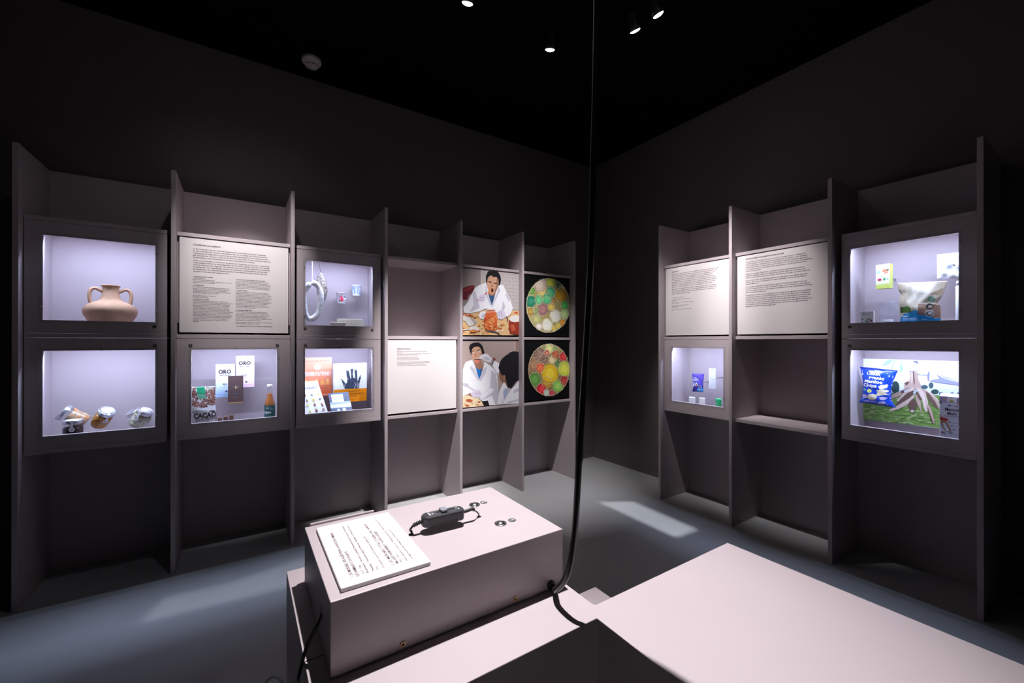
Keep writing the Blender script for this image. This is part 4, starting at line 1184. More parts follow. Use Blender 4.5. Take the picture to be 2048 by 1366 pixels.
for j in range(5):
    for i in range(5):
        x, y = .14+i*.19+rr.uniform(-.02, .02), .34+j*.135+rr.uniform(-.015, .015)
        a = rr.uniform(0, 3)
        ic.append((rr.choice(cols), ell(x, y, rr.uniform(.018, .035), rr.uniform(.028, .045), 10, a)))
        ic.append(((0.55, 0.55, 0.58), rect(x-.05, y+.058, x+.05, y+.063)))
slab_book('white leaning book with rows of small pictures', [(ut-.205, .24, zt-.012), (ut, .24, zt), (ut+.058, .105, ZB[1]+.003), (ut-.15, .105, ZB[1]+.003)], .012, ink((0.80, 0.80, 0.84)), ic,
          [('FERMENTATION', .08, .20, .80, .048, (0.06, 0.06, 0.07), .02), ('Le guide pratique de la maison', .25, .245, .5, .018, (0.5, 0.45, 0.42), 0)])
a = lu(656.3, 787, .19); b = lu(696.3, 783.6, .19)
ic = [((0.42, 0.50, 0.66), rect(0, .35, 1, .58)), ((0.80, 0.82, 0.86), rect(.12, .06, .70, .36)), ((0.80, 0.82, 0.88), rect(0, .44, 1, .56)), ((0.12, 0.16, 0.26), rect(.1, .58, .95, .74)), ((0.66, 0.68, 0.76), ell(.35, .66, .08, .06, 12)), ((0.74, 0.74, 0.80), ell(.62, .66, .09, .07, 12)), ((0.84, 0.85, 0.88), rect(0, .76, 1, .88)), ((0.16, 0.17, 0.34), rect(.12, .86, .95, .97)), ((0.60, 0.06, 0.25), rect(-.0, .17, .28, .19))]
slab_book('small dark blue leaning book with a pale photo band', [(a[0], .19, a[1]), (b[0], .19, b[1]), (b[0]+.018, .095, ZB[1]+.003), (a[0]+.012, .095, ZB[1]+.003)], .008, ink((0.10, 0.13, 0.20)), ic,
          [('Ni cru ni cuit', .22, .27, .45, .055, (0.08, 0.10, 0.14), 0)])

# --- right unit, lower case of the first bay
PUR = (0.075, 0.045, 0.42)
o_ = (1340, 690, 10.51)
pouch('pet_food_pouch', 'purple pouch with white cat and dog outline', 'pouch', 'R', .22, (465, 597, 715, 607), (466, 980, 697, 986), [(0, 0), (.5, 12), (.75, 18), (1, 0)], [(0, 0), (.5, -14), (1, 0)], *o_,
      [((0.03, 0.02, 0.24), [(460,870),(720,850),(720,990),(460,990)]), ((0.02, 0.32, 0.62), [(590,912),(695,912),(695,975),(570,968)]), ((0.82, 0.80, 0.86), ell(505,840,14,40)), ((0.82, 0.80, 0.86), ell(515,790,14,20)), ((0.82, 0.80, 0.86), ell(570,830,42,34)), ((0.50, 0.22, 0.12), ell(572,838,26,22)), ((0.82, 0.80, 0.86), ell(572,795,12,16)),
       ((0.80, 0.80, 0.86), rect(612,850,676,868)), ((0.80, 0.80, 0.86), ell(628,893,10,10)), ((0.80, 0.80, 0.86), ell(664,896,10,10))], PUR, bulge=.012, nu=50, nv=60,
      texts=[('VITAL', 505, 705, 590, 712, (0.80, 0.78, 0.88), .02, 32), ('BALANCE', 488, 748, 620, 752, (0.80, 0.78, 0.88), .02, 34), ('PROBIO', 612, 867, 676, 868, PUR, .02, 14), ('FLORA', 598, 940, 664, 942, (0.8, 0.85, 0.9), .02, 18)])
def rcarton(name, label, side_px, top, bot, d, mat, zfloor=None, th=None, pinned=True, group=None):
    x0, x1, x2 = side_px           # front left, front right, far edge of the visible side
    u0, z1 = pl('R', d, x0, top); u1, _ = pl('R', d, x1, top); z0 = pl('R', d, (x0+x1)/2, bot)[1]
    if zfloor is not None: z0 = zfloor
    if th is None: th = .04
    return carton(name, label, 'box', 'R', d, th, u0, u1, z0, z1, mat, 0.0, pinned, group), (u0, u1, z0, z1)
# the right unit is seen from its near side, so cartons turned a little show a side face
def turned(name, label, x0, x1, top, bot, d, w, dep, ang, mat, zfloor=None, pinned=True, group=None):
    ua, z1 = pl('R', d, x0, top); ub, _ = pl('R', d, x1, top); z0 = pl('R', d, (x0+x1)/2, bot)[1] if zfloor is None else zfloor
    t = thing(name, label, 'box', P3('R', (ua+ub)/2, d+dep*.5, z0), RZ('R')+ang, group)
    h = z1-z0
    MB().box((-w/2, -dep/2, 0), (w/2, dep/2, h)).build('carton', mat, t, bevel=.0006, seg=1)
    if pinned:
        pn = MB(); q = Matrix.Rotation(-ang, 3, 'Z')
        pn.cyl(q @ Vector((0, dep*.3, h*.5)), q @ Vector((0, DB-d-dep*.5+.001, h*.5)), .0035, 10); pn.build('mounting_pin', PIN, t)
    return t, w/2, dep/2, h
CW = ink((0.80, 0.80, 0.82))
t, w, dp, h = turned('medicine_box', 'tall narrow white box mounted beside purple pouch', 1414, 1429.4, 737, 777, .20, .042, .036, math.radians(38), CW)
flat(t, [((0.45, 0.62, 0.70), rect(-w*.35, h*.86, w*.3, h*.97)), ((0.70, 0.66, 0.66), rect(-w*.8, h*.40, w*.6, h*.405))], -dp, 'printed_panel')
words(t, [('VISIBIOME', -w*.7, h*.44, w*1.3, (0.45, 0.42, 0.48), 0), ('Probiotics', -w*.5, h*.20, w*.9, (0.45, 0.42, 0.48), 0)], -dp)
t, w, dp, h = turned('medicine_box', 'small white pink-printed box on the case floor', 1374.5, 1389, 793.5, 806, .11, .040, .030, math.radians(22), CW, ZB[1]+.0005, False, 'small white boxes on the case floor')
words(t, [('biovitae', -w*.75, h*.62, w*1.3, (0.55, 0.38, 0.48), 0), ('flore', -w*.7, h*.5, w*.6, (0.55, 0.38, 0.48), 0)], -dp)
t, w, dp, h = turned('medicine_box', 'small white box showing two grey-printed sides', 1393, 1410, 795, 809, .11, .036, .034, math.radians(40), CW, ZB[1]+.0005, False, 'small white boxes on the case floor')
words(t, [('biogaia', -w*.75, h*.62, w*1.3, (0.45, 0.45, 0.52), 0), ('Capsules', -w*.7, h*.5, w*.8, (0.45, 0.45, 0.52), 0)], -dp)
GREEN = pm('green_tube_plastic', (0.01, 0.36, 0.13), .4)
u, z = pl('R', .09, 1437, 797)
t = thing('cream_tube', 'green cream tube standing on its cap', 'tube', P3('R', u, .09, ZB[1]+.0005), RZ('R'))
hT = z-ZB[1]
mb = MB(); n = 20
for k in range(9):
    f = k/8
    a, b = .0165+.005*f, .0165*(1-f)+.0015
    for q in range(n):
        an = 2*math.pi*q/n; mb.v.append((a*math.cos(an), b*math.sin(an), .010+(hT-.010)*f))
for k in range(8):
    for q in range(n):
        q2 = (q+1) % n; mb.f.append((k*n+q, k*n+q2, (k+1)*n+q2, (k+1)*n+q)); mb.m.append(0); mb.sm.append(True)
mb.f.append(tuple(range(8*n, 9*n))); mb.m.append(0); mb.sm.append(False)
mb.build('tube_body', GREEN, t)
MB().lathe([(0, 0), (.016, 0), (.0165, .010), (0, .010)], 20).build('cap', PAPER, t)
words(t, [('FLORE', -.009, hT*.66, .018, (0.7, 0.85, 0.75), .02), ('intime', -.008, hT*.50, .014, (0.7, 0.85, 0.75), 0)], -.0165)
u, z1 = pl('R', .15, 1449, 715); z0 = pl('R', .15, 1449, 763)[1]
t = thing('spray_bottle', 'white bottle with teal cap at the window edge', 'bottle', P3('R', u, .17, z0), RZ('R'))
h = z1-z0
MB().lathe([(0, 0), (.017, 0), (.018, .004), (.018, h*.72), (.010, h*.80), (.010, h*.82)], 24).build('bottle_body', CW, t)
MB().lathe([(.0115, h*.82), (.0115, h*.98), (.009, h), (0, h)], 20).build('cap', pm('teal_cap', (0.10, 0.36, 0.36), .4), t)
MB().cyl((0, .016, h*.4), (0, DB-.17+.001, h*.4), .0035, 10).build('mounting_pin', PIN, t)

# --- right unit, upper case of the third bay
o_ = (1690, 510, 9.418)
u0, _ = pl('R', .17, 1751, 532)
t, w, dp, h = turned('fungicide_box', 'lime and white box with fruit pictures, mounted', 1751, 1782, 530.5, 577, .17, .058, .036, math.radians(-6), ink((0.62, 0.72, 0.16)))
flat(t, [((0.84, 0.85, 0.83), rect(-w, h*.30, w, h)), ((0.80, 0.84, 0.52), rect(-w, h*.18, w, h*.34)), ((0.62, 0.20, 0.10), ell(w*.35, h*.73, w*.42, h*.07)), ((0.66, 0.26, 0.16), ell(w*.5, h*.66, w*.30, h*.06)), ((0.02, 0.08, 0.04), ell(w*.75, h*.75, w*.15, h*.04)), ((0.30, 0.62, 0.50), ell(-w*.6, h*.70, w*.3, h*.05)), ((0.45, 0.06, 0.12), ell(-w*.45, h*.38, w*.32, h*.055)), ((0.08, 0.35, 0.12), ell(w*.25, h*.39, w*.18, h*.055)), ((0.45, 0.55, 0.65), ell(w*.7, h*.40, w*.14, h*.04))], -dp, 'printed_panel')
words(t, [('Amylo-X', -w*.55, h*.50, w*1.1, (0.42, 0.55, 0.05), .01), ('Andermatt', -w*.7, h*.90, w*.7, (0.35, 0.42, 0.35), 0)], -dp)
u, z = pl('R', .10, 1734, 622.6); wS = (pl('R', .10, 1747.7, 622)[0]-pl('R', .10, 1721.9, 622)[0])
t = thing('seed_box', 'small grey-white box with painted branch, on case floor', 'box', P3('R', u, .10, ZM[1]+.0005), RZ('R'))
h = z-ZM[1]; w = wS/2
MB().box((-w, 0, 0), (w, .022, h)).build('carton', ink((0.62, 0.60, 0.58)), t, bevel=.0006, seg=1)
flat(t, [((0.10, 0.30, 0.12), ell(w*.2, h*.66, w*.35, h*.03, 12, .5)), ((0.08, 0.26, 0.12), ell(0, h*.56, w*.35, h*.03, 12, -.5)), ((0.20, 0.07, 0.07), ell(w*.6, h*.60, w*.18, h*.05)), ((0.14, 0.36, 0.16), ell(-w*.7, h*.66, w*.2, h*.03, 12, -.6)), ((0.25, 0.15, 0.12), [(-w*.8, h*.55), (-w*.2, h*.45), (-w*.2, h*.44), (-w*.8, h*.53)]), ((0.36, 0.08, 0.10), ell(-w*.3, h*.40, w*.35, h*.03)), ((0.03, 0.07, 0.04), ell(-w*.5, h*.88, w*.10, h*.02, 10, .5))], 0, 'printed_panel')
words(t, [('Andermatt', -w*.35, h*.86, w*.9, (0.10, 0.14, 0.10), .01)], 0)
# clear zip bag leaning in the case
pouch('zip_bag', 'clear zip bag holding pale grains behind the kraft bag', 'bag', 'R', .20, (640, 895, 1100, 850), (650, 1480, 1100, 1480), [(0, 0), (1, 0)], [(0, 0), (1, 0)], *o_, [], (0.7, 0.7, 0.75), bulge=.010, foot=ZM[1]+.0005, nu=24, nv=24, clear=FILM, pinned=False)
u, z = pl('R', .08, 1776.5, 640)
t = thing('small_vial', 'small white-capped vial on the floor before zip bag', 'vial', P3('R', u, .08, ZM[1]+.0005), RZ('R'))
hv = z-ZM[1]
MB().lathe([(0, 0), (.017, 0), (.0185, .003), (.0185, hv*.72), (0, hv*.72)], 24).build('vial_body', pm('pale_vial', (0.35, 0.36, 0.42), .3), t)
MB().lathe([(.0192, hv*.74), (.0192, hv*.98), (.0180, hv), (0, hv)], 24).build('cap', CW, t)
o_ = (1780, 480, 7.807)
KR = (0.62, 0.52, 0.38)
pouch('kraft_bag', 'cream kraft pouch with a blue base and soil picture', 'bag', 'R', .15, (118, 672, 897, 640), (172, 1462, 780, 1442), [(0, 0), (.133, 0), (.204, 36), (.267, 22), (.39, 2), (1, 0)], [(0, 0), (.157, -18), (.33, -58), (.41, -112), (.455, -70), (.59, -25), (1, 0)], *o_,
      [((0.70, 0.62, 0.48), [(250,700),(800,660),(760,900),(640,1100),(330,1100),(250,900)]), ((0.78, 0.72, 0.60), [(330,720),(700,690),(600,900),(400,960)]), ((0.42, 0.33, 0.22), [(118,760),(200,830),(240,870),(160,850)]), ((0.40, 0.31, 0.20), [(740,790),(830,745),(820,790),(760,860),(640,850),(700,810)]), ((0.42, 0.32, 0.20), [(720,960),(790,880),(800,920),(740,980)]),
       ((0.012, 0.27, 0.58), [(150,1300),(170,1210),(230,1150),(340,1125),(420,1085),(480,1110),(560,1160),(640,1180),(700,1210),(800,1215),(800,1300)]), ((0.05, 0.38, 0.66), [(230,1180),(340,1140),(420,1100),(440,1120),(300,1180)]),
       ((0.10, 0.22, 0.04), [(168,1030),(200,1040),(300,1030),(335,1040),(362,1120),(172,1136)]), ((0.05, 0.12, 0.03), [(168,1040),(220,1050),(210,1130),(172,1136)]),
       ((0.30, 0.18, 0.13), [(468,992),(590,1000),(720,1000),(790,1010),(790,1210),(700,1205),(620,1180),(460,1155)]), ((0.40, 0.26, 0.18), [(480,1010),(580,1010),(580,1060),(480,1060)]),
       ((0.22, 0.46, 0.26), ell(660,925,58,48)), ((0.40, 0.40, 0.46), ell(660,930,34,18)), ((0.03, 0.03, 0.03), ell(638,1033,58,44)), ((0.42, 0.32, 0.26), ell(645,1036,34,24)), ((0.62, 0.62, 0.60), ell(640,1140,70,52)), ((0.10, 0.12, 0.10), ell(640,1142,58,42)), ((0.45, 0.48, 0.46), ell(650,1140,34,26))], KR, bulge=.028, foot=ZM[1]+.0005, nu=70, nv=70, pinned=False, seed=5,
      texts=[('Andermatt', 390, 838, 580, 832, (0.45, 0.50, 0.40), 0, 24), ('beapro', 212, 1204, 315, 1200, (0.85, 0.88, 0.9), .03, 22), ('sur semis disponible', 212, 1234, 450, 1228, (0.80, 0.85, 0.88), .02, 16), ('contre les larves de hanneton commun', 212, 1256, 600, 1250, (0.80, 0.85, 0.88), .01, 14)])
pouch('sample_packet', 'silvery clear sample packet mounted at the upper edge', 'packet', 'R', .24, (733, 228, 1330, 165), (735, 610, 1330, 575), [(0, 0), (1, 0)], [(0, 0), (1, 0)], *o_, [((0.80, 0.80, 0.83), [(733,228),(1330,165),(1330,340),(780,380),(840,470),(1330,520),(1330,600),(735,610)]), ((0.02, 0.02, 0.03), [(975,385),(1020,380),(1030,402),(1000,405)])], (0.56, 0.58, 0.66), bulge=.012, nu=40, nv=30, rough=.25, wrinkle=.002)
u, z1 = pl('R', .09, 1916.5, 561); z0 = ZM[1]+.0005
t = thing('white_tube', 'thin white upright tube at the edge of window', 'tube', P3('R', u, .10, z0), RZ('R'))
h = z1-z0
MB().lathe([(0, 0), (.010, 0), (.0105, .003), (.0105, h*.9), (0, h*.9)], 20).build('tube_body', CW, t)
MB().lathe([(.0085, h*.9), (.0085, h*.99), (0, h)], 16).build('cap', CW, t)

# --- right unit, lower case of the third bay
dP = .335
uA, zA = pl('R', dP, 1719.7, 717); _, zC = pl('R', dP, 1719.7, 837.2)
uB = -0.425
t = thing('photo_board', 'photo board of a hand lifting manioc roots from grass', 'photo board', P3('R', uA, dP, zC), RZ('R'))
MB().box((0, 0, 0), (uB-uA, .005, zA-zC)).build('board', ink((0.80, 0.81, 0.84)), t)
for x in (.06, uB-uA-.06):
    MB().box((x-.02, .0052, .05), (x+.02, DB-dP, .09)).build('spacer_block', PIN, t)
TAN = (0.46, 0.33, 0.27); TANL = (0.60, 0.46, 0.39); BRD = (0.13, 0.075, 0.06); GR = (0.15, 0.27, 0.06); TREE = (0.03, 0.065, 0.06)
XL, XR_ = -360, 2160
M1 = [((0.62, 0.70, 0.82), [(XL,560),(XR_,640),(XR_,760),(XL,720)]), ((0.70, 0.76, 0.86), [(XL,480),(XR_,540),(XR_,650),(XL,570)]),
      (TREE, ell(280,590,75,115)), (TREE, ell(-330,590,30,120)), (TREE, ell(-240,640,60,60)), ((0.06, 0.11, 0.12), ell(810,585,62,40)), ((0.06, 0.11, 0.12), ell(930,555,44,58)), (TREE, ell(1000,670,72,46)), ((0.08, 0.13, 0.16), ell(1110,705,40,32)), ((0.12, 0.18, 0.26), ell(1315,690,28,14)), ((0.12, 0.18, 0.26), ell(1430,700,30,20)),
      (GR, [(XL,730),(200,690),(700,705),(1100,735),(XR_,800),(XR_,1495),(XL,1160)])]
rr = random.Random(31)
for k in range(170):
    x = rr.uniform(XL+60, 1500); y = rr.uniform(790, 1170+(x+367)*.118)
    M1.append((rr.choice([(0.20, 0.34, 0.08), (0.13, 0.24, 0.05), (0.28, 0.38, 0.14), (0.36, 0.42, 0.20), (0.10, 0.19, 0.05)]), ell(x, y, rr.uniform(30, 70), rr.uniform(8, 20), 8, rr.uniform(-.2, .2))))
M1 = [(c, [(max(x, XL), min(y, 1163+(x+367)*.118)) for x, y in p]) for c, p in M1]
M1 += [((0.36, 0.58, 0.46), [(45,195),(120,110),(200,84),(245,86),(180,150)]), ((0.50, 0.66, 0.56), [(45,195),(160,120),(245,86),(150,140)]), ((0.34, 0.52, 0.42), [(268,90),(280,90),(226,250),(214,248)]), ((0.36, 0.58, 0.48), [(380,95),(392,95),(398,180),(420,230),(410,290),(360,325),(372,280),(362,220),(384,170)]), ((0.36, 0.56, 0.46), [(800,105),(880,100),(820,172)]),
       ((0.68, 0.70, 0.80), [(690,120),(900,105),(1440,112),(XR_,150),(XR_,620),(1440,555),(1290,530),(1050,500),(880,468),(872,360),(800,372),(690,345)]), ((0.82, 0.83, 0.87), [(700,120),(900,105),(1440,112),(XR_,150),(XR_,420),(1440,470),(1200,400),(1000,330),(700,320)]),
       ((0.30, 0.31, 0.46), [(900,470),(1050,500),(1290,530),(1440,555),(XR_,620),(XR_,560),(1440,500),(1200,440),(1030,350),(1080,430),(960,450)]), ((0.40, 0.42, 0.56), [(1080,340),(1200,430),(1440,480),(1180,390)]), ((0.22, 0.22, 0.34), [(866,365),(888,300),(910,310),(895,470),(870,460)]), ((0.50, 0.50, 0.60), [(690,330),(800,350),(872,345),(872,362),(800,375),(690,350)]),
       ((0.60, 0.60, 0.68), [(470,130),(520,100),(690,108),(712,190),(695,275),(640,300),(560,315),(505,275),(480,200)]), ((0.74, 0.74, 0.79), [(480,140),(600,125),(690,150),(690,175),(490,180)]), ((0.76, 0.76, 0.80), [(488,205),(690,195),(700,225),(500,238)]), ((0.76, 0.76, 0.80), [(505,255),(690,240),(680,270),(530,285)]), ((0.20, 0.20, 0.26), [(600,105),(690,110),(700,165),(660,150),(620,125)]), ((0.30, 0.30, 0.38), [(530,290),(640,285),(640,300),(560,318)]),
       (TAN, [(548,300),(640,295),(690,330),(690,430),(755,560),(745,600),(640,620),(520,600),(440,640),(450,520),(540,460),(560,380)]), (TANL, [(570,310),(610,310),(600,470),(570,520)]), (BRD, [(600,300),(622,300),(640,500),(625,560),(610,450)]), (BRD, [(445,515),(500,480),(540,500),(480,560)]),
       (TAN, [(440,640),(300,680),(205,740),(208,788),(330,762),(450,700)]), (BRD, [(440,630),(390,650),(390,700),(440,690)]),
       (TANL, [(600,585),(520,620),(430,700),(300,830),(340,850),(480,720),(640,640)]), (BRD, [(620,640),(500,690),(380,800),(280,920),(330,950),(480,850),(600,720)]),
       (TANL, [(640,700),(520,800),(300,930),(160,1005),(190,1020),(330,992),(500,900),(630,780)]), (BRD, [(560,830),(620,780),(680,900),(662,980),(590,1040),(540,1000),(512,890)]), ((0.50, 0.44, 0.42), ell(592,1020,34,24)),
       (TAN, [(640,720),(700,735),(745,860),(772,1060),(740,1010),(680,880)]), (BRD, [(650,660),(720,680),(760,780),(730,830),(690,760)]),
       (TAN, [(740,600),(860,650),(1000,740),(1085,870),(1085,985),(1000,930),(900,800),(830,690)]), (BRD, [(830,660),(900,700),(1010,850),(1085,990),(1000,940),(900,830)]), (TANL, [(850,650),(960,700),(1060,810),(1080,870),(980,760)]),
       (TANL, [(650,600),(740,600),(830,690),(880,850),(875,1000),(845,1050),(800,960),(765,800),(700,680)]), ((0.70, 0.58, 0.50), [(700,620),(760,640),(820,760),(840,960),(810,930),(780,800)]),
       (TAN, [(862,900),(900,900),(960,1050),(1005,1240),(975,1250),(920,1120),(872,1000)]), (BRD, [(862,950),(880,960),(980,1240),(965,1245),(900,1100)])]
for k in range(90):
    x, y = rr.uniform(440, 1040), rr.uniform(470, 900)
    M1.append((BRD, ell(x, y, rr.uniform(3, 9), rr.uniform(2, 4), 6, rr.uniform(0, 3)))) if any(inpoly(x, y, p) for c, p in M1[-24:] if c in (TAN, TANL)) else None
art(t, (uA, dP, zC), 'R', dP, 1760, 710, 9.106, M1, 'printed_image', .00002)

BLU = (0.012, 0.055, 0.46); BW = (0.74, 0.76, 0.84)
rr = random.Random(12); lay = []
for k in range(46):
    if k % 2: x, y = rr.uniform(120, 230), rr.uniform(230, 1050)
    else: x, y = rr.uniform(760, 1010), rr.uniform(260, 1130)
    lay.append((rr.choice([BW, (0.40, 0.45, 0.72)]), ell(x, y, rr.uniform(14, 40), rr.uniform(6, 14), 8, rr.uniform(0, 3))))
lay += [(BLU, [(232,270),(760,290),(790,420),(840,520),(790,620),(610,690),(600,760),(330,860),(215,800),(215,500)]), ((0.008, 0.02, 0.18), [(100,160),(1080,262),(1080,282),(100,212)]), ((0.008, 0.02, 0.18), [(80,1030),(400,1060),(700,1100),(1030,1180),(1030,1200),(80,1070)]),
        ((0.62, 0.62, 0.76), [(360,258),(700,280),(690,320),(520,318),(390,300)]), ((0.66, 0.66, 0.74), [(610,660),(680,620),(790,610),(830,590),(830,680),(760,710),(660,720)]), ((0.74, 0.66, 0.44), [(560,750),(720,720),(860,760),(840,800),(600,790)]), ((0.78, 0.70, 0.46), [(560,850),(600,790),(740,790),(870,870),(760,860),(600,890)]),
        ((0.66, 0.58, 0.36), ell(455,910,132,76)), ((0.74, 0.68, 0.48), ell(450,895,110,55)), ((0.72, 0.72, 0.10), ell(388,762,58,46)), ((0.10, 0.35, 0.12), [(370,750),(388,800),(412,738),(402,736),(388,775),(378,748)]), ((0.12, 0.42, 0.22), [(235,702),(302,710),(298,760),(232,748)]), ((0.60, 0.52, 0.70), ell(260,895,64,50)), ((0.56, 0.50, 0.72), ell(710,950,90,40)), ((0.56, 0.50, 0.72), ell(690,1060,95,36)), (BLU, ell(640,958,20,20))]
pouch('manioc_chips_bag', 'blue bag of manioc chips with white lettering', 'bag', 'R', .23, (115, 165, 1065, 262), (85, 1045, 1020, 1190), [(0, 0), (.08, 30), (.3, 75), (.55, 115), (.8, 90), (.92, 60), (1, 0)], [(0, 0), (.08, -35), (.3, -110), (.55, -150), (.8, -120), (.92, -60), (1, 0)], 1710, 720, 12.42, lay, BLU, bulge=.026, nu=80, nv=80, rough=.25,
      texts=[('EL ORIGEN', 290, 352, 650, 388, BW, .04, 62), ('Organic', 258, 440, 752, 498, (0.86, 0.86, 0.9), .035, 74), ('Manioc', 250, 538, 706, 590, (0.86, 0.86, 0.9), .035, 74), ('Chips', 226, 640, 578, 678, (0.86, 0.86, 0.9), .035, 74), ('SUPER REAL', 205, 1030, 570, 1052, (0.45, 0.45, 0.75), .02, 44)], wrinkle=.0014, seed=8)

d = .095
uA, zA = pl('R', d, 1879.2, 792); uB = pl('R', d, 1925, 792)[0]; zB_ = pl('R', d, 1881, 867.5)[1]
t = thing('flour_box', 'pale upright box of manioc flour with wooden scoop picture', 'box', P3('R', (uA+uB)/2, d, ZB[1]+.0005), RZ('R'))
w = (uB-uA)/2; H2 = zA-ZB[1]; h0 = zB_-ZB[1]
MB().box((-w, 0, 0), (w, .045, H2)).build('carton', ink((0.66, 0.68, 0.78)), t, bevel=.0006, seg=1)
mb = MB(); mb.add([(-w, 0, H2), (w, 0, H2), (w, .045, H2), (-w, .045, H2), (-w, .0225, H2+.012), (w, .0225, H2+.012)], [(0, 1, 5, 4), (2, 3, 4, 5), (0, 4, 3), (1, 2, 5)])
mb.build('gable_top', ink((0.74, 0.74, 0.78)), t)
def fx(x): return -w+(x-125)/(760-125)*2*w      # zoom px of the flour box to local x
def fzz(y): return H2-(y-160)/(1195-160)*(H2-h0)
def fp(poly): return [(fx(x), fzz(y)) for x, y in poly]
flat(t, [((0.36, 0.30, 0.44), fp(rect(125,165,330,310))), ((0.36, 0.30, 0.44), fp(rect(600,195,760,350))), ((0.66, 0.28, 0.36), fp(ell(300,215,34,34))), ((0.66, 0.28, 0.36), fp(ell(640,330,34,50))), ((0.80, 0.80, 0.82), fp(rect(335,165,600,385))), ((0.74, 0.50, 0.10), fp(ell(460,268,58,34))), ((0.10, 0.22, 0.06), fp(rect(400,280,520,298))), ((0.18, 0.14, 0.24), fp([(350,375),(620,395),(630,450),(560,405),(480,395),(380,435)])), ((0.16, 0.13, 0.26), fp(ell(162,340,34,34))),
         ((0.42, 0.22, 0.10), fp([(130,640),(190,730),(150,735)])), ((0.40, 0.20, 0.10), fp([(150,830),(300,835),(360,900),(450,1060),(440,1100),(330,1120),(280,1110),(210,1010),(155,900)])), ((0.66, 0.70, 0.80), fp([(215,880),(290,885),(400,1080),(380,1100),(300,1110),(240,980)])), ((0.55, 0.03, 0.03), fp([(140,740),(370,755),(360,790),(380,832),(140,815)])), ((0.20, 0.12, 0.16), fp([(150,1140),(240,1110),(245,1160),(310,1165),(300,1185),(160,1170)])), ((0.08, 0.08, 0.12), fp(ell(445,1145,48,32))), ((0.66, 0.68, 0.74), fp(ell(450,1143,24,18))), ((0.10, 0.09, 0.14), fp(ell(415,855,24,18))), ((0.10, 0.09, 0.14), fp(ell(470,943,24,18))), ((0.10, 0.09, 0.14), fp(ell(522,1040,24,18)))], 0, 'printed_panel')
tk = (0.05, 0.045, 0.06)
def tw(s_, x0, y, x1, c, b, hh=None): return (s_, fx(x0), fzz(y), fx(x1)-fx(x0), c, b)+((fzz(y-hh)-fzz(y),) if hh else ())
words(t, [tw('Maniok', 275, 545, 668, tk, .02, 80), tw('Mehl', 340, 655, 600, tk, .02, 80), tw('govinda', 345, 335, 585, (0.08, 0.22, 0.45), .02), tw('Das glutenfreie Backmehl', 262, 690, 720, tk, 0), tw('Aus der Wurzel der Maniokpflanze', 200, 708, 720, tk, 0), tw('OHNE WEIZEN', 155, 790, 345, (0.85, 0.8, 0.8), .02, 22), tw('Glutenfrei', 455, 870, 740, tk, 0, 22), tw('Vielseitig', 505, 955, 740, tk, 0, 22), tw('Bio', 560, 1050, 680, tk, 0, 22), tw('500 g', 530, 1180, 700, tk, 0, 22)], 0)

# ------------------------------------------------------------------ plinths in the foreground
zT = 0.72
t = thing('display_plinth', 'taupe corner-joined display plinth under the control box', 'plinth', (0.53, 0.54, 0), 0, 'taupe plinths')
poly = [(.0806, .5264), (.5197, .5264), (.5197, .02), (.977, .02), (.977, .5542), (.5465, .5542), (.5425, .5565), (.541, .561), (.541, .9865), (.0806, .9865)]
MB().prism([(x-.53, y-.54) for x, y in poly], 0, zT).build('body', PLINTH, t, bevel=.0012)
q = onz(612, 1323, zT)
MB().box((.0806-.53, q.y-.0009-.54, zT-.02), (.107-.53, q.y+.0009-.54, zT+.0002)).build('joint_line', pm('dark_joint', (0.03, 0.027, 0.028), .8), t)
o = MB().box((0, 0, 0), (.451, .455, .38)).build('low_plinth', PLINTH, None, (.5455, .5620, 0), bevel=.0012)
tag(o, 'low taupe plinth block tucked behind the taller plinth', 'plinth', 'taupe plinths')

BX = (.107, .5345, .6360, .9210)
t = thing('control_box', 'taupe control box with two push buttons on plinth', 'control box', (BX[0], BX[2], zT))
bw, bd_, bh = BX[1]-BX[0], BX[3]-BX[2], .11
MB().box((0, 0, 0.0003), (bw, bd_, bh)).build('housing', PLINTH, t, bevel=.0012)
MB().box((.010, bd_+.0006, .06), (.137, bd_+.0066, bh+.0040)).build('rear_lip', PLINTH, t, bevel=.002)
for hx, hz_ in ((1030, 1205), (806, 1298)):
    q = ray(hx, hy := hz_); tt = BX[2]/q[1]; x = q[0]*tt-BX[0]; z = 1.2+q[2]*tt-zT
    z = max(z, .0095)
    e = MB().lathe([(.0022, 0), (.0022, .0012), (.0042, .0016), (.0048, .0008), (.0048, 0)], 20, 0, (0, -1, 0), (x, -.0002, z)).build('brass_eyelet', BRASS, t)
    MB().lathe([(.0022, 0), (.0022, .0006), (0, .0006)], 14, 0, (0, -1, 0), (x, -.0003, z)).build('eyelet_hole', BLACK, e)
